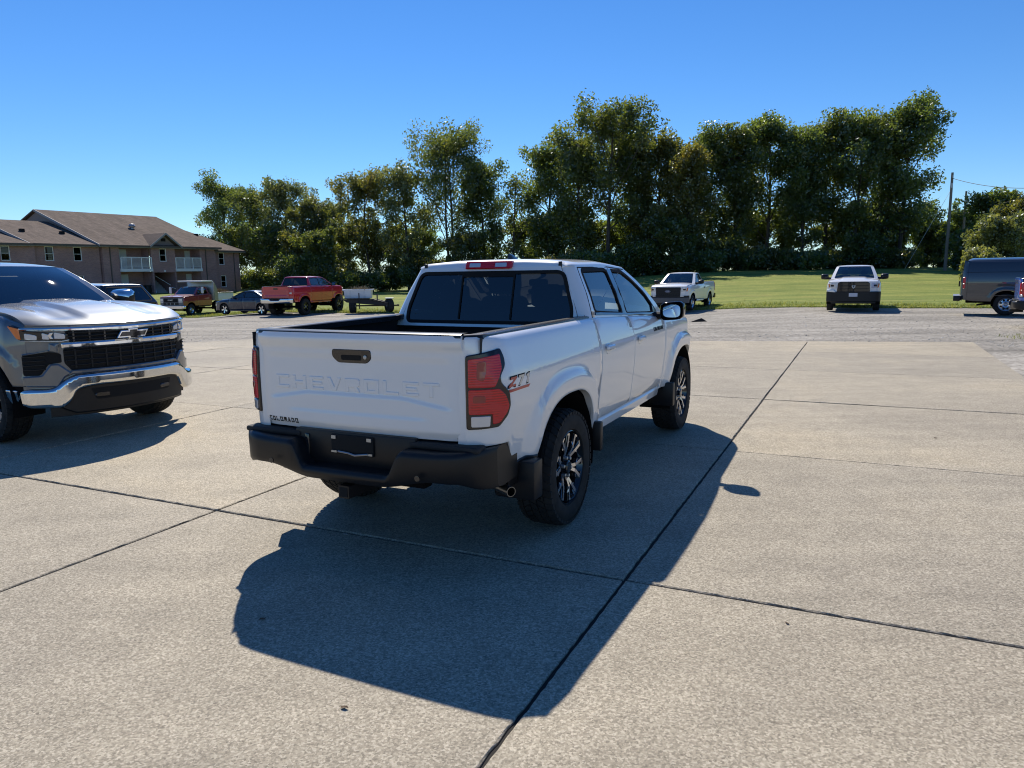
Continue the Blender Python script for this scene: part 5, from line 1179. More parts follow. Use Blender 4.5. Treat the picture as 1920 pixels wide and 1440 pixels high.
# ---------------- charcoal panel van on the right
def van():
    vz = R(-31); px, py = 17.42, 25.9                                 # right rear wheel
    root = empty('panel_van', (px+.80*math.cos(vz+math.pi/2), py+.80*math.sin(vz+math.pi/2), float(hz(17, 26))-.01), vz, 'charcoal windowless panel van with steel wheels, parked behind the blue pickup', 'van')
    b = Body(W=1.0, Xr=-1.42, Xf=4.30, axles=(0., 3.43), Ra=.45, hz_=.42, zr=.42, top=[(-2, 1.93), (2.6, 1.95), (2.61, 1.33), (4.3, 1.10)], tail=(.03, .14), tpow=(2, 9), nose=(.15, .25), tuck=.05, belt_in=.20, flare=.03, rtop=.10, zmid=1.12, fw=.10, archp=2.3)
    zt = lambda X: np.where(X < 2.6, 1.93, np.interp(X, [2.6, 3.4, 4.3], [1.33, 1.27, 1.05])); bot = lambda X: np.interp(X, [-1.4, -1.0, 3], [.56, .50, .44]); Sx = b.S; S0 = float(b.St(.86))
    for sg in (1, -1):
        panel(b, 'body_side', CHAR, root, sg, S0, float(Sx(2.58)), bot, lambda X: np.where(X < 9, 1.93, 0), 30, .08, .04)
        panel(b, 'front_fender', CHAR, root, sg, float(Sx(2.585)), float(b.Sn(.84)), bot, lambda X: np.interp(X, [2.6, 3.4, 4.3], [1.33, 1.27, 1.05]), 12, .08, .04)
        sx = b.sideX(sg)
        for z in (1.52, 1.20, .70): shell('side_crease', [(-1.25, z-.007), (2.5, z-.007), (2.5, z+.007), (-1.25, z+.007)], sx, SEAM if z == 1.52 else CHAR, root, .004, .006, .002, .12)
        for X in (-1.20, .75): shell('door_gap', [(X, .55), (X+.008, .55), (X+.008, 1.80), (X, 1.80)], sx, SEAM, root, .002, .004, 0, .12)
        shell('door_hinge', rpoly([(-1.33, 1.10), (-1.28, 1.10), (-1.28, 1.13), (-1.33, 1.13)], .006), sx, CHROME, root, .012, .012, .003, .05)
        for xx in (0, 3.43): wheel(root, xx, sg*.855, .385, .385, .25, .225, 'steel', sg, None, False)
        s0 = float(b.St(.90)); shell('tail_lamp', rpoly([(s0, .95), (s0+.10, .95), (s0+.10, 1.35), (s0, 1.35)], .02), b.side(sg), REDL, root, .01, .02, .004, .06)
        shell('side_window', [(2.65, 1.40), (3.15, 1.38), (2.8, 1.80), (2.65, 1.80)], lambda X, z, off=0., sg=sg: (X, sg*(.86-.2*(z-1.4)+off), z), GDARK, root, 0, .01, 0, .1)
        mirror(root, 3.0, 1.12, 1.45, sg, BLACKP, 1.2)
    wells(root, b, 1.0, .45, .3)
    rmv = b.rear(lambda y, z: -.0); lean = lambda y, z, off=0.: (rmv(y, z, off)[0]+.20*max(0, z-1.15)**1.3, y, z)
    shell('rear_door', [(-.855, .52), (-.005, .52), (-.005, 1.80), (-.745, 1.80), (-.80, 1.5)], lean, CHAR, root, 0, .03, .01, .1); shell('rear_door', [(.005, .52), (.855, .52), (.80, 1.5), (.745, 1.80), (.005, 1.80)], lean, CHAR, root, 0, .03, .01, .1)
    shell('door_handle', rpoly([(.05, 1.0), (.12, 1.0), (.12, 1.2), (.05, 1.2)], .01), lean, BLACKP, root, .035, .04, .006, .06)
    G = []
    for X in np.concatenate([[-1.22, -1.20, -1.15, -1.05], np.linspace(-.9, 2.5, 14), [2.7]]):
        x_, y_ = b.pt(float(Sx(X)), 1.90, 0, np.array(1.93)); yy = float(y_)-.004; h = .13*(1-max(0, (-1.0-X)/.23)**2)**.5 if X < -1.0 else .13
        G.append([(X, yy*math.sin(q*math.pi/2), 1.895+h*(max(0, 1-abs(math.sin(q*math.pi/2))**2.6))**.5) for q in np.linspace(-1, 1, 25)])
    MB().grid(G).build('roof', CHAR, root, 50)
    MB().grid([[(2.7, .72*q, 2.0) for q in np.linspace(-1, 1, 9)], [(3.45, .86*q, 1.34) for q in np.linspace(-1, 1, 9)]]).build('windscreen', GDARK, root)
    hood(root, b, CHAR, 3.4, .85, [(3.3, 1.33), (3.8, 1.27), (4.3, 1.12)], .04)
    big_front_simple(root, b, dict(W=1.0, fend=[(0, 1.10)]), CHAR, .62, 1.08, bm=BLACKP)
    MB().box(-1.60, -1.38, -.95, .95, .50, .68, .03).build('rear_bumper', BLACKP, root); MB().box(-1.605, -1.40, -.93, .93, .682, .694).build('bumper_step', STEEL, root)
    MB().box(-1.2, 4.0, -.5, .5, .42, .52).box(-.1, .1, -.8, .8, .32, .45, .03).build('chassis', MATTE, root)
    MB().tube([(-.2, -.5, .42), (-.75, -.62, .38), (-.85, -.70, .36)], .035, 8).build('exhaust_pipe', SEAM, root)
van()

# ---------------- old dark red dump truck
def dump_truck():
    a = R(113.5+180-36); wbm = 3.30; x0, y0 = -22.75, 52.3              # left front wheel
    z = float(hz(-22.5, 52)); px, py = x0+.86*math.cos(a-math.pi/2), y0+.86*math.sin(a-math.pi/2)
    root = empty('dump_truck', (px-wbm*math.cos(a), py-wbm*math.sin(a), z), a, 'old dark red dump truck with metal cab guard and a load of dry brush', 'dump truck')
    L = .10
    P = work_params(W=.98, Xr=.78, Xf=4.22, wb=wbm, Ra=.50, tR=.41, hz_=.46, tw=.24, rimR=.22, zr=.48+L, sill=.58+L, xc=.98, nobed=True, rail=(1.35+L, 1.35+L), style='steel', rockm=GLOSSB, xcowl=2.75, fbot=.60+L,
        belt=[(.9, 1.40+L), (2.5, 1.36+L)], fend=[(2.3, 1.36+L), (2.8, 1.36+L), (3.9, 1.27+L), (4.22, 1.20+L)], top=[(.7, 1.40+L), (2.4, 1.36+L), (2.8, 1.36+L), (3.9, 1.27+L), (4.22, 1.20+L)], doors=[2.42],
        body=dict(tail=(.01, .06), nose=(.06, .10), npow=(2, 14), tuck=.05, belt_in=.03, flare=.01, rtop=.035, zmid=1.0, fw=.10), hoodz=[(2.6, 1.41+L), (4.2, 1.26+L)], hcrown=.02, droll=.01,
        cab=dict(gy=[(1.3, .90), (1.5, .88), (1.75, .80), (1.95, .72)], zb=1.36+L, zr=1.90+L, xr0=1.02, xr1=1.08, xw0=2.72, xw1=2.05, xc=1.7, apts=[(2.72, 1.36+L), (2.48, 1.55+L), (2.26, 1.72+L), (2.05, 1.88+L)], rail=[(1.15, 1.89+L), (1.6, 1.90+L), (2.05, 1.88+L)], crown=.045, rc=.06, rbow=.01),
        wins=[[(1.25, 1.43+L), (2.52, 1.40+L), (2.28, 1.62+L), (2.05, 1.80+L), (1.98, 1.84+L), (1.28, 1.84+L)]], back=[(-.66, 1.42+L), (.66, 1.42+L), (.60, 1.82+L), (-.60, 1.82+L)], seams=[])
    b, gh, HG = pickup(root, P, DRED); fm = b.front()
    shell('front_fascia', [(-.92, .66), (.92, .66), (.92, 1.30), (-.92, 1.30)], fm, mat('dull_grey', (.16, .16, .165), .4), root, 0, .03, .01, .08)
    shell('grille', rpoly([(-.56, .98), (.56, .98), (.56, 1.26), (-.56, 1.26)], .01), fm, SEAM, root, .012, .02, .004, .08); shell('lower_grille', rpoly([(-.60, .80), (.60, .80), (.60, .95), (-.60, .95)], .01), fm, BLACKP, root, .012, .02, .004, .08)
    for y in (-.3, 0, .3): shell('grille_upright', [(y-.015, .80), (y+.015, .80), (y+.015, .95), (y-.015, .95)], fm, STEEL, root, .02, .02, .003, .08)
    letters('grille_lettering', word('GMC', -.20, 1.09, .11, .085, .035), lambda u, v, off=0.: fm(u, v, off), BADGES, root, .03, .02, .003)
    for sg in (1, -1):
        f2 = lambda u, v, off=0., sg=sg: fm(sg*u, v, off)
        shell('headlamp', rpoly([(.62, 1.08), (.86, 1.08), (.86, 1.24), (.62, 1.24)], .015), f2, CLEARL, root, .015, .03, .006, .06); shell('indicator_lens', rpoly([(.62, .97), (.88, .97), (.88, 1.05), (.62, 1.05)], .01), f2, CLEARL, root, .012, .03, .006, .06)
        # tall truck mirrors on a tube frame
        y = sg*1.30; MB().tube([(2.42, sg*.92, 1.42), (2.42, y, 1.50), (2.42, y, 2.02), (2.40, sg*.85, 1.92)], .014, 8).build('mirror_frame', CHROME, root)
        MB().box(2.40, 2.45, min(y-.1, y+.1), max(y-.1, y+.1), 1.56, 2.0, .02).build('mirror_housing', WHITEB, root); MB().box(2.392, 2.398, y-.085, y+.085, 1.58, 1.98).build('mirror_face', MIRR, root)
    shell('front_bumper', rpoly([(-.98, .52), (.98, .52), (.98, .74), (-.98, .74)], .03), fm, CHROME, root, .14, .16, .02, .08)
    # dump body
    x0, x1 = -1.75, .72
    d = MB().box(x0, x1, -1.0, 1.0, .98, 1.04)
    d.build('dump_floor', ALUP, root)
    for sg in (1, -1):
        MB().box(x0, x1, *sorted((sg*1.0, sg*1.05)), .98, 1.50, .01).build('dump_side', WHITEB, root); MB().box(x0, x1, *sorted((sg*.98, sg*1.08)), 1.50, 1.57, .01).build('side_rail', ALUP, root)
        MB().prism([(x1-.02, .98), (x1-.02, 2.35), (x1-.30, 2.0), (x1-.45, 1.55), (x1-.45, .98)], *sorted((sg*1.04, sg*1.09)), 'Y').build('bulkhead_wing', ALUP, root)
    MB().box(x1, x1+.06, -1.06, 1.06, .98, 2.38, .01).build('bulkhead', ALUP, root); MB().box(x1-.0, x1+1.25, -1.0, 1.0, 2.36, 2.47, .015).build('cab_guard', WHITEB, root)
    MB().box(x0-.05, x0, -1.02, 1.02, .98, 1.50, .01).build('dump_tailgate', ALUP, root); MB().box(x0+.1, 2.5, -.42, .42, .62, .80, .02).build('chassis', MATTE, root)
    br = mat('dry_brush', (.26, .20, .11), .9); V = []; F = []
    for _ in range(700):
        x, y = random.uniform(x0+.1, x1-.5), random.uniform(-.95, .95); zz = 1.45+random.uniform(0, .38)*(1-abs(y)**2)*(.5+.5*(x-x0)/2.2); q = random.uniform(0, 6.28); l = random.uniform(.1, .3); el = random.uniform(-.3, .9); dx, dy, dz = math.cos(q)*l, math.sin(q)*l, el*l; w2 = .012; n = len(V)
        V += [(x-dx, y-dy, zz-dz), (x+dx, y+dy, zz+dz), (x+dx+w2, y+dy, zz+dz+w2), (x-dx+w2, y-dy, zz-dz+w2)]; F.append((n, n+1, n+2, n+3))
    pile = MB(); G = [[(x, y, 1.05+.42*math.sin(math.pi*(i+.5)/9)*math.cos(y*1.4)+.08*math.sin(7*x+5*y)) for y in np.linspace(-.98, .98, 9)] for i, x in enumerate(np.linspace(x0+.05, x1-.05, 9))]; pile.grid(G); pile.add(V, F)
    o = pile.build('brush_pile', br, None, 0); o.location = root.location; o.location.z += .1; o.rotation_euler = root.rotation_euler
    tag(o, 'pile of dry brush heaped in the bed of the old dump truck', 'brush', kind='stuff')
dump_truck()

# ---------------- flat trailer with a white tub
def trailer():
    x0, y0 = -8.05, 42.3; z = float(hz(x0, y0)); root = empty('utility_trailer', (x0, y0, z+.0), R(3), 'dark flat trailer with two wheels standing at the lawn edge right of the red pickup', 'trailer')
    for sg, x in ((1, -1.02), (-1, 1.06)):
        w_ = wheel(root, x, -.0, .40, .40, .34, .20, 'steel', 1, None, False); w_.rotation_euler = (0, 0, R(90) if sg > 0 else R(-62))
    WOOD = mat('weathered_wood', (.11, .095, .08), .9); IRON = mat('rusty_iron', (.035, .03, .028), .8)
    f = MB()
    for y in (-.35, .9): 
        V = [(-1.55, y, .80), (-.2, y, .78), (.95, y, .55), (.95, y, .42), (-.2, y, .50), (-1.30, y, .62)]; n = [(a, y+.08, c) for a, _, c in V]
        f = MB().add(V+n, [tuple(range(6)), tuple(range(6, 12))]+[(i, (i+1) % 6, 6+(i+1) % 6, 6+i) for i in range(6)]); f.build('side_beam', IRON, root)
    for i, x in enumerate(np.linspace(-1.5, .85, 12)):
        zz = .81 if x < -.2 else .79-.2*(x+.2); MB().box(x, x+.19, -.4, 1.0, zz, zz+.035, .004).build('deck_board', WOOD, root)
    MB().box(-1.0, 1.0, .28, .36, .36, .44).build('axle', IRON, root)
    for x in (-1.62, -.02+.42): MB().box(x, x+.07, -.38, -.31, .74, 1.05).build('stake_post', WOOD, root)
    MB().box(-1.66, -1.45, -.40, -.33, 1.02, 1.07).box(.30, .52, -.40, -.33, 1.02, 1.07).build('stake_rail', WOOD, root)
    MB().box(.85, 1.32, -.24, .24, .80, .84, .01).build('mudguard', WHITEB, root); MB().box(1.2, 1.62, .1, .2, .36, .44).box(1.5, 1.58, .0, .3, .40, .46).build('drawbar', IRON, root)
    MB().tube([(-.58, -.40, .25), (-.58, -.40, 1.15)], .03, 8).build('jack_post', IRON, root)
    t = empty('storage_tub', (x0-.72, y0+.25, z+.85), R(3), 'white rectangular tub resting on the flat trailer', 'tub')
    mb = MB(); o = [(-.80, -.42), (.80, -.42), (.80, .42), (-.80, .42)]; 
    def ring(s_, z_): return [(x*s_, y*s_, z_) for x, y in rpoly(o, .06, 4)]
    R_ = [ring(.92, 0), ring(.98, .42), ring(1.0, .44), ring(1.08, .44), ring(1.08, .50), ring(.98, .50), ring(.90, .05)]; R_ = [r+[r[0]] for r in R_]
    mb.grid(R_); mb.add(R_[0][:-1], [tuple(range(len(R_[0])-1))]); mb.add(R_[-1][:-1], [tuple(range(len(R_[-1])-1))]); mb.build('tub_shell', mat('white_plastic', (.74, .76, .78), .45), t, 40)
    for x in (-.4, .4): MB().box(x-.02, x+.02, -.44, -.41, .02, .42, .006).build('tub_rib', WHITEB, t)
    V = []; F = []
    for _ in range(500):
        a = Vector((random.gauss(.15, .28), random.gauss(0, .18), .45+abs(random.gauss(0, .10)))); s_ = random.uniform(.02, .05); u = Vector([random.gauss(0, 1) for _ in range(3)]).normalized()*s_; v = u.orthogonal().normalized()*s_; n = len(V); V += [tuple(a-u), tuple(a+v*.6), tuple(a+u), tuple(a-v*.6)]; F.append((n, n+1, n+2, n+3))
    o = mk('twig_heap', V, F, mat('dry_brush', (.26, .20, .11)), None, 0, False); o.location = t.location; tag(o, 'heap of dry leaves and twigs in the white tub', 'leaves', kind='stuff')
trailer()

# ------------------------------------------------------------------ apartment building
def apartments():
    ang = math.atan2(17, 10.5); root = empty('apartment_building', (-45.9, 73, -.05), ang, 'two storey brick apartment building with brown gabled roofs and white balconies', 'building')
    BR, SH = MATS['brick_wall'], MATS['shingles']; TRIM = mat('white_trim', (.78, .79, .80), .6); SOF = mat('soffit', (.30, .30, .31), .7); DOOR = mat('white_door', (.60, .62, .62), .5); CONC = mat('step_concrete', (.35, .34, .32), .9); FASC = mat('fascia_brown', (.10, .085, .075), .7); GABLE = mat('gable_siding', (.24, .20, .19), .8)
    # local frame: x along the front, y = depth (away), z up
    def bx(name, m, *a, b=0, par=root): return MB().box(*a, b).build(name, m, par)
    def wall(u0, u1, d0, z0, z1, t=.3): bx('wall', BR, u0, u1, d0, d0+t, z0, z1)
    def win(u0, u1, z0, z1, d0, split=True):
        f = MB(); w_ = .07
        f.box(u0, u1, d0-.03, d0+.06, z1-w_, z1).box(u0, u1, d0-.04, d0+.06, z0, z0+w_).box(u0, u0+w_, d0-.03, d0+.06, z0+w_, z1-w_).box(u1-w_, u1, d0-.03, d0+.06, z0+w_, z1-w_)
        if split: f.box(u0+w_, u1-w_, d0, d0+.05, (z0+z1)/2-.02, (z0+z1)/2+.02)
        o = f.build('window', TRIM, root); g = bx('pane', GDARK, u0+w_, u1-w_, d0+.045, d0+.055, z0+w_, z1-w_, par=o); bx('blind', mat('window_blind', (.10, .12, .12), .9), u0+w_, u1-w_, d0+.10, d0+.11, z0+w_, z1-w_, par=o)
    def front(u0, u1, d0, wins, z1=5.3):
        """front wall with window holes cut by stacking boxes"""
        us = sorted({u0, u1, *[w_[0] for w_ in wins], *[w_[1] for w_ in wins]})
        for a, b2 in zip(us[:-1], us[1:]):
            hs = sorted([(w_[2], w_[3]) for w_ in wins if w_[0] <= a+1e-6 and w_[1] >= b2-1e-6]); z = -1.0
            for h0, h1 in hs: bx('wall', BR, a, b2, d0, d0+.3, z, h0); z = h1
            bx('wall', BR, a, b2, d0, d0+.3, z, z1)
        for w_ in wins: win(*w_, d0+.08)
    W = [(-3.62, -2.80, 3.62, 5.02), (-7.4, -6.6, 3.62, 5.02)]
    front(-14, -.6, .0, W+[(-3.62, -2.80, .75, 2.15)]); front(-.6, 6.0, .3, [(.45, 1.30, 3.62, 5.05), (3.22, 4.05, 3.62, 5.05), (.45, 1.30, .75, 2.15), (3.22, 4.05, .75, 2.15)])
    bx('wall', BR, -.75, -.45, .3, 10, -1, 5.3)
    # main block with recessed balconies and entrance bay
    C0 = 0.0; wall(6.0, 7.8, C0, -1, 5.3); bx('wall', BR, 5.85, 6.15, C0+.3, 24, -1, 5.3)
    wall(17.6, 19.75, C0, -1, 5.3); wall(11.35, 11.55, C0-.15, -1, 5.3); wall(14.12, 14.25, C0-.15, -1, 5.3)
    bx('wall', BR, 11.55, 12.35, C0-.15, C0+.15, 2.42, 5.6); bx('wall', BR, 13.18, 14.12, C0-.15, C0+.15, 2.42, 5.6); bx('wall', BR, 12.35, 13.18, C0-.15, C0+.15, 2.42, 3.62); bx('wall', BR, 12.35, 13.18, C0-.15, C0+.15, 5.06, 5.6)
    win(12.35, 13.18, 3.62, 5.06, C0-.08); bx('keystone', TRIM, 12.70, 12.85, C0-.19, C0-.14, 5.08, 5.30); bx('keystone', TRIM, 12.76, 12.92, C0-.19, C0-.14, 2.45, 2.68)
    for u0, u1 in ((7.8, 11.35), (14.25, 17.6)):
        bx('wall', BR, u0, u1, 1.7, 1.95, -1, 5.3); bx('wall', BR, u0-.02, u0+.0, .3, 1.7, -1, 5.3); bx('wall', BR, u1, u1+.02, .3, 1.7, -1, 5.3)
        bx('balcony_slab', TRIM, u0-.05, u1+.05, -.25, 1.7, 2.52, 2.85); bx('balcony_ceiling', SOF, u0, u1, .0, 1.7, 5.2, 5.28)
        r_ = bx('balcony_rail', TRIM, u0, u1, -.20, -.14, 4.02, 4.10); bx('bottom_rail', TRIM, u0, u1, -.19, -.15, 2.97, 3.02, par=r_)
        for i in range(4): u = u0+.04+(u1-u0-.08)*i/3; bx('rail_post', TRIM, u-.045, u+.045, -.21, -.13, 2.85, 4.10, par=r_)
        n = 30
        for i in range(n): u = u0+.1+(u1-u0-.2)*i/(n-1); bx('baluster', TRIM, u-.018, u+.018, -.185, -.155, 3.02, 4.02, par=r_)
    def door(u0, u1, z0, z1, d): o = bx('door', DOOR, u0, u1, d-.06, d, z0, z1); bx('door_handle', STEEL, u0+.08, u0+.12, d-.12, d-.06, z0+.95, z0+1.0, par=o)
    for z0 in (.15, 2.87): door(8.70, 9.58, z0, z0+2.08, 1.7); door(16.72, 17.42, z0, z0+2.08, 1.7)
    for z0 in (.15, 2.87):                                          # sliding doors
        f = MB().box(14.32, 15.30, 1.62, 1.7, z0+2.0, z0+2.08)
        o = f.build('sliding_door', TRIM, root); 
        for u in (14.32, 14.78, 15.24): bx('door_frame', TRIM, u, u+.06, 1.62, 1.7, z0, z0+2.0, par=o)
        for u in (14.38, 14.84): bx('pane', GDARK, u, u+.40, 1.66, 1.67, z0, z0+2.0, par=o)
        bx('blind', mat('window_blind', (.10, .12, .12), .9), 14.38, 15.24, 1.685, 1.695, z0, z0+2.0, par=o)
    # entrance passage with stair
    ENT = mat('entrance_wall', (.10, .11, .12), .9); bx('entrance_back', ENT, 11.5, 14.2, 5.0, 5.2, -.5, 2.5); bx('entrance_ceiling', SOF, 11.5, 14.2, .2, 5, 2.42, 2.5); bx('entrance_side', BR, 11.4, 11.55, .15, 5, -.5, 2.42); bx('entrance_side', BR, 14.12, 14.25, .15, 5, -.5, 2.42); bx('entrance_floor', CONC, 11.55, 14.12, -.3, 5, -.3, .06)
    for i in range(9): bx('stair', CONC, 12.6+i*0, 13.9, 1.2+i*.28, 1.5+i*.28, .06+i*.18, .24+i*.18)
    MB().tube([(12.35, 1.0, 2.05), (13.95, .6, .95)], .03, 6).build('handrail', TRIM, root); MB().tube([(11.75, .5, 1.2), (12.0, .45, .1)], .06, 6).build('leaning_board', TRIM, root)
    # block at the far right end
    front(19.75, 23.45, .45, [(20.50, 21.30, 3.30, 4.75), (20.62, 21.38, .58, 2.0)], 4.95); bx('wall', BR, 23.2, 23.5, .75, 16, -1, 4.95)
    bx('downpipe', FASC, 22.6, 22.68, .36, .44, -.5, 4.9)
    for u in (6.75, 18.3): bx('downpipe', FASC, u, u+.08, -.10, -.02, -.5, 5.25)
    # roofs: eave, ridge, back; slab with thickness and gable ends
    def roof(u0, u1, ze, zr, dr, d0=-.55, hip=None, gable=True):
        t = .16; db = 2*dr-d0; mb = MB(); ur1 = u1 if hip is None else u1-hip
        top = [(u0, d0, ze), (u1, d0, ze), (ur1, dr, zr), (u0, dr, zr), (u1, db, ze), (u0, db, ze)]; V = top+[(x, y, z-t) for x, y, z in top]
        F = [(0, 1, 2, 3), (3, 2, 4, 5), (6, 9, 8, 7), (9, 11, 10, 8), (0, 6, 7, 1), (0, 3, 9, 6), (3, 5, 11, 9), (5, 4, 10, 11)]
        if hip is None: F += [(1, 7, 8, 2), (2, 8, 10, 4)]
        else: F += [(1, 4, 2), (1, 7, 10, 4)]
        o = mb.add(V, F).build('roof', SH, root, 0)
        s = (zr-ze)/(dr-d0)
        bx('gutter', FASC, u0, u1, d0-.10, d0+.02, ze-.17, ze+.01, par=o); bx('soffit', SOF, u0+.02, u1-.02, d0, .9, ze-.24, ze-.18, par=o)
        if gable:
            for u, k_ in ((u0+.38, 1),)+(() if hip is not None else ((u1-.38, -1),)):
                MB().prism([(d0+.4, ze-.25), (db-.4, ze-.25), (dr, zr-.25)], u-.08, u+.08, 'X').build('gable_wall', GABLE, o)
            MB().add([(u0-.03, d0, ze-.22), (u0-.03, dr, zr-.22), (u0-.03, dr, zr+.03), (u0-.03, d0, ze+.03), (u0+.03, d0, ze-.22), (u0+.03, dr, zr-.22), (u0+.03, dr, zr+.03), (u0+.03, d0, ze+.03)], [(0, 1, 2, 3), (4, 5, 6, 7), (0, 4, 7, 3), (0, 1, 5, 4), (3, 2, 6, 7)]).build('bargeboard', SOF, o)
        return o
    roof(5.5, 20.2, 5.32, 9.60, 12.0); roof(-1.1, 5.9, 5.30, 8.15, 9.8, -.25); roof(-14, -.9, 5.26, 6.95, 7.2, -.55)
    roof(19.6, 24.0, 5.0, 8.05, 9.5, -.15, hip=2.2, gable=False)
    # little gable over the entrance
    g = MB(); pk = (12.93, 6.78); e0, e1, zz = 10.95, 14.85, 5.30
    for (a, b2) in ((e0, pk[0]), (e1, pk[0])):
        V = [(a, -.75, zz), (pk[0], -.75, pk[1]), (pk[0], 3.6, pk[1]), (a, 3.6, zz)]; V += [(x, y, z-.14) for x, y, z in V]; g.add(V, [(0, 1, 2, 3), (4, 5, 6, 7), (0, 1, 5, 4), (1, 2, 6, 5), (0, 3, 7, 4)])
    go = g.build('gable_roof', SH, root, 0); MB().prism([(e0+.35, 5.25), (e1-.35, 5.25), (pk[0], pk[1]-.18)], -.16, -.02, 'Y').build('gable_wall', GABLE, go)
    for a in (e0, e1): MB().add([(a, -.79, zz-.2), (pk[0], -.79, pk[1]-.2), (pk[0], -.79, pk[1]+.02), (a, -.79, zz+.02), (a, -.75, zz-.2), (pk[0], -.75, pk[1]-.2), (pk[0], -.75, pk[1]+.02), (a, -.75, zz+.02)], [(0, 1, 2, 3), (4, 5, 6, 7), (0, 1, 5, 4), (3, 2, 6, 7)]).build('bargeboard', SOF, go)
    bx('gable_vent', SEAM, 12.65, 13.2, -.20, -.15, 5.85, 6.2)
    for u, d, z in ((-3.2, 3.2, 6.05), (.6, 4.6, 6.72), (4.3, 4.2, 6.6), (21.7, 6.2, 7.05)): bx('roof_vent', SEAM, u-.2, u+.2, d-.2, d+.2, z-.1, z+.22)
    v = MB().lathe([(7.35, .16), (7.65, .16), (7.7, .34), (7.86, .38), (8.05, .26), (8.12, 0)], 18, 'Z', (13.2, 6.0, 0)).build('turbine_vent', ALUP, root)
    b_ = empty('rubbish_bin', root.matrix_basis @ Vector((10.3, -.6, 0)), ang, 'dark wheeled rubbish bin standing against the brick apartment wall', 'bin')
    MB().box(-.3, .3, -.3, .3, .0, .95, .03).build('bin_body', BLACKP, b_); MB().box(-.33, .33, -.36, .32, .96, 1.03, .02).build('bin_lid', BLACKP, b_)
apartments()

# ------------------------------------------------------------------ trees
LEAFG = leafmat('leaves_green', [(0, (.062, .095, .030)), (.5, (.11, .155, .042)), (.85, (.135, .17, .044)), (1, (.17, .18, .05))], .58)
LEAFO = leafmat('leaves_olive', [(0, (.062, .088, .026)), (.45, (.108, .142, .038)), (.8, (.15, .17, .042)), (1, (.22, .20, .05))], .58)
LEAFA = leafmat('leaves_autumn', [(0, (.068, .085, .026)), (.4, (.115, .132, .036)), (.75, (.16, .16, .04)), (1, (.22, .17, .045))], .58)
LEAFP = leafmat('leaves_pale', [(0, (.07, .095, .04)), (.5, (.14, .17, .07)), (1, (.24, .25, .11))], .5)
def leaves_mesh(name, C, Rc, n, size, tintc, m, droop=.0, flat=1.05):
    """leaf-sized rhombi scattered through clumps centred on C with radii Rc"""
    C = np.asarray(C); Rc = np.asarray(Rc); wgt = Rc**2; idx = rng.choice(len(C), n, p=wgt/wgt.sum())
    d = rng.normal(size=(n, 3)); d /= np.linalg.norm(d, axis=1)[:, None]; r = rng.random(n)**.45
    p = C[idx]+d*(r*Rc[idx])[:, None]*np.array([1, 1, flat]); p[:, 2] -= droop*rng.random(n)*Rc[idx]
    u = rng.normal(size=(n, 3)); u /= np.linalg.norm(u, axis=1)[:, None]; t = rng.normal(size=(n, 3)); v = np.cross(u, t); v /= np.linalg.norm(v, axis=1)[:, None]
    s = size*rng.uniform(.6, 1.35, n)[:, None]; u = u*s; v = v*s*.55
    P = np.stack([p-u, p+v*1.0-u*.1, p+u, p-v*1.0-u*.1], 1).reshape(-1, 3)
    me = bpy.data.meshes.new(name); me.vertices.add(4*n); me.vertices.foreach_set('co', P.astype(np.float32).ravel())
    me.loops.add(4*n); me.loops.foreach_set('vertex_index', np.arange(4*n, dtype=np.int32)); me.polygons.add(n); me.polygons.foreach_set('loop_start', np.arange(0, 4*n, 4, dtype=np.int32)); me.polygons.foreach_set('loop_total', np.full(n, 4, np.int32))
    a = me.attributes.new('tint', 'FLOAT', 'FACE'); tt = np.clip(np.asarray(tintc)[idx]+rng.normal(0, .12, n), 0, 1); a.data.foreach_set('value', tt.astype(np.float32))
    me.materials.append(m); me.update(calc_edges=True); return me
def limb(mb, p0, p1, r0, r1, n=5, bend=.12, sides=6):
    p0, p1 = Vector(p0), Vector(p1); d = p1-p0; q = d.orthogonal().normalized()*d.length*random.uniform(-bend, bend); q2 = d.cross(q).normalized()*d.length*random.uniform(-bend, bend) if q.length > 0 else q
    pts = [p0+d*(i/n)+(q+q2)*math.sin(math.pi*i/n)*.7 for i in range(n+1)]; rs = [r0+(r1-r0)*i/n for i in range(n+1)]; mb.tube(pts, rs, sides, False); return pts
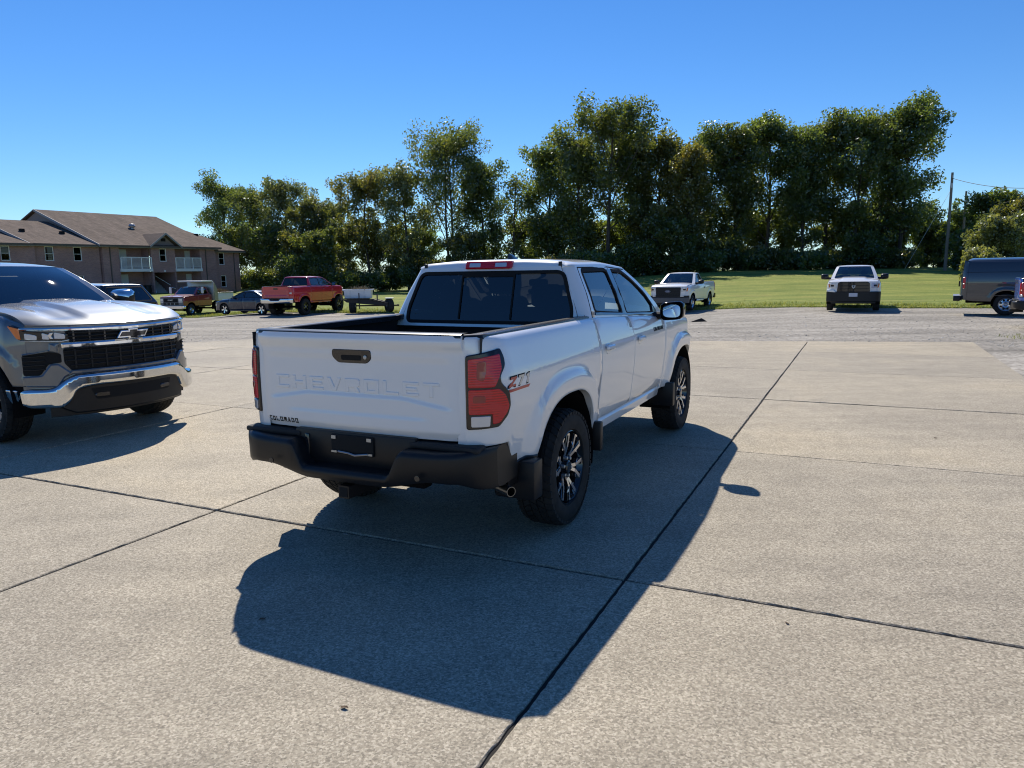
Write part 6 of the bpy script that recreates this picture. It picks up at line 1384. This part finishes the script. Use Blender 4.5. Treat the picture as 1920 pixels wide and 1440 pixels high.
def tree(x, y, H, wd, label, m=None, base=.22, vase=False, dens=1.0, lean=(0, 0), tint=.4, clump=1.0, bare=False, name='tree', group='trees in the tree line', lsize=.15, stems=1):
    z = float(hz(x, y)); root = empty(name, (x, y, z-.1), 0, label, 'tree', group); mb = MB(); C = []; Rc = []; T = []
    hw = wd/2; tips = []
    for st_ in range(stems):
        ox, oy = (0, 0) if stems == 1 else (random.uniform(-.8, .8), random.uniform(-.5, .5)); th = H*random.uniform(.80, .9); tr = max(.10, H*.014)*(1 if stems == 1 else .75)
        top = (ox+lean[0]*H+random.uniform(-.05, .05)*H+ox*.8, oy+lean[1]*H, th); tp = limb(mb, (ox, oy, -.3), top, tr, tr*.15, 9, .03, 8); tips.append(tp[-1])
        nl = int((11 if not vase else 9)*(.65 if stems > 1 else 1)+H*.5)
        for i in range(nl):
            f = base+(1-base)*((i+.5)/nl)**.9*.93; k_ = min(8, int(f/ .9*9)); p = tp[min(9, k_)]; q = i*2.4+random.uniform(-.5, .5)
            sp = hw*(math.sin(math.pi*min(1, max(.08, (f-base)/(1-base)*.86+.14)))**.6)*random.uniform(.65, 1.1); rise = (1.5 if vase else 1.05)*sp*random.uniform(.6, 1.3)
            e = Vector((p.x+math.cos(q)*sp, p.y+math.sin(q)*sp*.9, min(H*.98, p.z+rise))); lp = limb(mb, p, e, tr*.42*(1-f*.6), .02, 5, .14, 5); tips.append(e)
            for j in (2, 3, 4):
                q2 = random.uniform(0, 6.28); l = sp*random.uniform(.2, .45); e2 = lp[j]+Vector((math.cos(q2)*l, math.sin(q2)*l, l*random.uniform(.1, .8))); limb(mb, lp[j], e2, .03, .010, 3, .1, 4); tips.append(e2); tips.append((lp[j]+e2)/2)
                if bare or random.random() < .3:
                    for _ in range(2 if bare else 1): e3 = e2+Vector((random.gauss(0, .5), random.gauss(0, .5), random.uniform(.3, 1.1))); limb(mb, e2, e3, .014, .006, 2, .1, 3)
    mb.build('trunk', MATS['bark'], root, 60)
    for t in tips:
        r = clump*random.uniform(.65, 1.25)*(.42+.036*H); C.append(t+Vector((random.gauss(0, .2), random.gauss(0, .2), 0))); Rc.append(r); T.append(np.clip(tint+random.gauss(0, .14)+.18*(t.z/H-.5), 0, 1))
        if random.random() < .55: C.append(t+Vector((random.gauss(0, r*.7), random.gauss(0, r*.7), random.gauss(0, r*.5)))); Rc.append(r*.6); T.append(np.clip(tint+random.gauss(0, .16), 0, 1))
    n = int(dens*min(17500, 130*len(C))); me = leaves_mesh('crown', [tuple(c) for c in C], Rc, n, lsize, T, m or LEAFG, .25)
    o = bpy.data.objects.new('crown', me); col.objects.link(o); o.parent = root; return root
def X(px, y): return (px-960)/1374*y
def Zt(px, top, y): hor = 512.2-(px-960)*.01457; return CH+(hor-top)*y/1374
# (px, top px, crown width px, depth, leaf, density, tint, options, label)
ORD = ['first', 'second', 'third', 'fourth', 'fifth', 'sixth', 'seventh', 'eighth', 'ninth', 'tenth', 'eleventh', 'twelfth']
TL = [(434, 333, 100, 116, LEAFG, 1.2, .30, {}, 'dense dark green tree right behind the apartment building corner'),
 (500, 350, 90, 108, LEAFO, 1.0, .35, {}, 'olive tree behind the dark sedan, next to the dense corner tree'),
 (550, 330, 85, 104, LEAFP, .8, .35, {}, 'pale thin-topped tree rising above the red lifted pickup'),
 (594, 352, 70, 97, LEAFA, .95, .35, {}, 'brownish tree straight behind the red pickup cab'),
 (636, 362, 60, 106, LEAFP, .7, .4, {}, 'small pale tree in the dip above the white tub'),
 (704, 328, 110, 92, LEAFA, .9, .45, dict(vase=True), 'olive brown tree with a dark trunk behind the trailer wheel'),
 (772, 305, 85, 90, LEAFP, .75, .5, {}, 'slender pale green tree left of the tallest middle tree'),
 (850, 243, 130, 88, LEAFO, .85, .35, dict(vase=True, base=.32, stems=2), 'tall vase-shaped tree with several bare trunks above the white truck roof'),
 (912, 288, 85, 90, LEAFG, 1.0, .30, {}, 'dark tree with rounded top close to the tall vase-shaped tree'),
 (965, 312, 60, 86, LEAFO, .12, .35, dict(bare=True), 'nearly bare thin tree in the gap above the red roof lamp'),
 (1030, 240, 110, 84, LEAFG, 1.1, .45, {}, 'broad green tree at the left end of the tall right-hand group'),
 (1085, 215, 95, 80, LEAFO, .95, .45, {}, 'tree with faded olive top beside the tallest tree'),
 (1140, 172, 130, 78, LEAFO, .9, .36, dict(vase=True, base=.34), 'tallest tree, open crown with dark forked trunk in view'),
 (1190, 205, 85, 82, LEAFG, .9, .40, {}, 'green tree leaning on the tallest open-crowned tree'),
 (1238, 225, 90, 80, LEAFA, .95, .38, {}, 'round-topped brownish tree over the white single cab pickup'),
 (1280, 255, 80, 76, LEAFA, .9, .62, {}, 'yellowing tree between the round-topped one and the taller pair'),
 (1322, 216, 100, 80, LEAFG, 1.0, .35, {}, 'dark tree above the gap where sky shows low between trunks'),
 (1375, 226, 80, 78, LEAFO, .95, .42, {}, 'olive tree just right of the low sky gap'),
 (1430, 202, 110, 80, LEAFG, 1.0, .42, {}, 'wide green tree with wispy top, midway in the right-hand group'),
 (1500, 214, 90, 77, LEAFG, 1.05, .33, {}, 'dark green tree left of the one above the black-grille pickup'),
 (1545, 204, 90, 79, LEAFO, 1.0, .55, {}, 'yellow-green topped tree above the pickup facing the camera'),
 (1590, 194, 100, 77, LEAFG, .95, .48, dict(vase=True), 'feathery green tree right of the yellow-green topped one'),
 (1635, 190, 95, 79, LEAFO, .9, .45, {}, 'airy tree next to the last tree of the tall group'),
 (1678, 177, 110, 76, LEAFG, 1.05, .38, dict(lean=(.035, 0)), 'last tall tree of the group, leaning towards the utility pole')]
for (px, tp_, wp, y, m, dn, ti, kw, lab) in TL:
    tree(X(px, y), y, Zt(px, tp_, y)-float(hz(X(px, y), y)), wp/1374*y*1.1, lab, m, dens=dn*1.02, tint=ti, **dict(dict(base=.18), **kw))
# lower trees that fill in under and between the tall ones
FL = [(455, 430, 90, 110), (520, 425, 80, 102), (570, 440, 80, 94), (615, 430, 75, 90), (660, 420, 90, 97), (735, 420, 80, 96), (790, 430, 90, 93), (875, 440, 80, 84), (1000, 400, 90, 90), (1060, 400, 90, 86), (1110, 420, 80, 84), (1165, 410, 80, 86), (1215, 390, 80, 76), (1260, 410, 80, 74), (1400, 400, 90, 83), (1470, 400, 90, 83), (1570, 400, 90, 81), (1630, 390, 90, 81), (1665, 400, 80, 80)]
SHORT = ['dense corner tree', 'olive tree by the building', 'pale thin-topped tree', 'brownish tree behind the red cab', 'small pale tree', 'dark-trunked olive brown tree', 'slender pale green tree', 'tall vase-shaped tree', 'rounded dark tree', 'bare thin tree', 'broad green tree', 'faded olive tree', 'tallest open-crowned tree', 'green tree leaning on the tallest', 'round-topped brownish tree', 'yellowing tree', 'dark tree above the sky gap', 'olive tree right of the sky gap', 'wide wispy-topped tree', 'dark green tree beside it', 'yellow-green topped tree', 'feathery green tree', 'airy tree near the last one', 'last leaning tree']
_used = {}
def near_label(px, fmt):
    d = sorted(range(len(TL)), key=lambda i: abs(TL[i][0]-px))
    for i in d[:3]:
        for w_ in ('beneath', 'just left of' if px < TL[i][0] else 'just right of'):
            L_ = fmt % (w_, SHORT[i])
            if L_ not in _used: _used[L_] = 1; return L_
    return L_
for i, (px, tp_, wp, y) in enumerate(FL):
    m = (LEAFO, LEAFG, LEAFA, LEAFO, LEAFP)[i % 5]
    tree(X(px, y), y, Zt(px, tp_, y)-float(hz(X(px, y), y)), wp/1374*y*1.2, near_label(px, 'lower bushy tree %s the %s'), m, dens=.68, tint=.38, base=.05, name='understorey_tree', group='lower trees under the tree line')
# bushes along the foot of the tree line
SH_ = [(px, 505-8*((i*7) % 5)+(12 if px < 1000 else -20), 75, (104 if px < 520 else 88 if px < 1000 else 73)+(i*3) % 4) for i, px in enumerate(range(470, 1700, 52)) if not 1330 < px < 1350]
for i, (px, tp_, wp, y) in enumerate(SH_):
    zb_ = float(hz(X(px, y), y)); h_ = max(1.3, (Zt(px, tp_, y)-zb_)*random.uniform(.45, 1.15))
    tree(X(px, y), y, h_, wp/1374*y*1.15, near_label(px, 'dark bush on the far lawn edge %s the %s'), (LEAFG, LEAFO, LEAFG, LEAFA)[i % 4], dens=.6, tint=.36, base=.02, name='bush', group='bushes along the tree line', clump=1.5, lsize=.14, stems=2)
# right end: bushes, thin trees and poles beyond the van
for (px, tp_, wp, y, m, dn, ti, kw, lab) in [(1722, 365, 55, 82, LEAFO, .22, .3, dict(bare=True), 'scrubby half bare tree left of the front utility pole'),
 (1790, 395, 60, 84, LEAFG, .9, .3, {}, 'small dark tree between the two utility poles'), (1745, 420, 60, 80, LEAFG, .8, .25, {}, 'low dark thicket tree at the foot of the front utility pole'),
 (1848, 352, 80, 70, LEAFG, .9, .42, {}, 'leafy tree under the wires above the dark van'), (1905, 348, 80, 58, LEAFA, 1.0, .35, {}, 'reddish brown tree above the blue pickup'),
 (1868, 410, 90, 55, LEAFP, 1.0, .5, {}, 'pale sunlit bush tree behind the van roof'), (1815, 430, 60, 66, LEAFG, .9, .35, {}, 'dark bush tree at the left end of the van roof'), (1830, 470, 50, 50, LEAFP, .9, .6, {}, 'pale flowering bush beside the van rear corner')]:
    tree(X(px, y), y, Zt(px, tp_, y)-float(hz(X(px, y), y)), wp/1374*y*1.1, lab, m, dens=dn, tint=ti, base=.05, name='tree', group=None, lsize=.15 if y > 60 else .11, **kw)
for px, tp_, y, lab in ((1766, 331, 66, 'tall grey utility pole standing clear at the right end of the trees'), (1794, 364, 82, 'shorter looking utility pole farther back beside the tall one')):
    x = X(px, y); zz = float(hz(x, y)); h_ = Zt(px, tp_, y)-zz; r = empty('utility_pole', (x, y, zz), 0, lab, 'pole', None)
    o = MB().tube([(0, 0, -.3), (0.02*h_*.3, 0, h_*.5), (.05, 0, h_)], [.145, .125, .10], 12).build('pole', mat('grey_timber', (.20, .175, .15), .9), r)
    MB().box(-.06, .06, -.14, -.10, h_-1.3, h_-.9).build('bracket', STEEL, r); MB().tube([(.0, -.16, h_-.5), (.0, -.16, h_-.25)], .05, 8).build('insulator', mat('porcelain', (.4, .35, .3), .3), r)
    if y < 70: MB().tube([(0, 0, h_*.82), (-3.6, 0, .2)], .016, 5).build('guy_wire', STEEL, r)
WIRE = mat('wire_black', (.02, .02, .02), .6)
def wire(a, b2, sag, lab, r=.022):
    a, b2 = Vector(a), Vector(b2); pts = [a+(b2-a)*t+Vector((0, 0, -sag*4*t*(1-t))) for t in np.linspace(0, 1, 16)]
    tag(MB().tube(pts, r, 5, False).build('overhead_wire', WIRE), lab, 'wire', 'overhead wires at the right edge')
def W3(px, py, y): return (X(px, y), y, Zt(px, py, y))
wire(W3(1767, 341, 66), W3(1990, 352, 50), .5, 'highest wire running right from the tall utility pole')
wire(W3(1795, 382, 82), W3(1990, 318, 45), 1.2, 'wire climbing steeply to the right from the farther pole', .03)
wire(W3(1795, 388, 82), W3(1990, 336, 45), 1.2, 'second wire climbing to the right from the farther pole', .03)
wire(W3(1795, 395, 82), W3(1990, 350, 45), 1.2, 'lowest wire from the farther pole to the right edge', .03)

# ------------------------------------------------------------------ small things lying about
def leaf_litter(px, py, s, m, lab):
    d = M.to_3x3() @ Vector(((px-960)/1374, (720-py)/1374, -1)); t = -CH/d.z; p = Vector((0, 0, CH))+d*t
    V = [(-1, 0, .25), (-.4, .5, .05), (.3, .45, .3), (1, .1, .1), (.4, -.4, .35), (-.5, -.5, .1), (0, 0, 0)]; q = random.uniform(0, 6.28)
    V = [((a*math.cos(q)-b*math.sin(q))*s, (a*math.sin(q)+b*math.cos(q))*s, c*s+.003) for a, b, c in V]
    o = mk('fallen_leaf', V, [(6, i, (i+1) % 6) for i in range(6)], m, None, 0); o.location = p; tag(o, lab, 'leaf')
LB = mat('dry_leaf', (.10, .06, .03), .8); LW = mat('pale_scrap', (.65, .64, .6), .8)
leaf_litter(1476, 1170, .014, LB, 'small dark leaf alone on the sunlit slab at the lower right'); leaf_litter(646, 1328, .019, LB, 'curled leaf and grass scrap below the truck shadow'); leaf_litter(648, 1003, .018, LW, 'tiny white scrap beside the joint in the truck shadow')
leaf_litter(1230, 862, .014, LB, 'speck of leaf in the shadow next to the rear tyre'); leaf_litter(1754, 822, .022, LB, 'dark leaf on the far right slab near the second joint'); leaf_litter(492, 1162, .02, LB, 'dark leaf at the left end of the truck shadow')
x, y = 7.05, 27.6; o = MB().add([(-.32, -.1, 0), (.3, -.12, 0), (.35, .12, 0), (-.2, .15, 0), (.12, .02, .13), (-.1, 0, .07)], [(0, 1, 4, 5), (1, 2, 4), (2, 3, 5, 4), (3, 0, 5), (0, 1, 2, 3)]).build('rubber_scrap', SEAM, None, 0); o.location = (x, y, float(hz(x, y))-.03); tag(o, 'black torn rubber scrap lying on the gravel in front of the single cab pickup', 'debris')
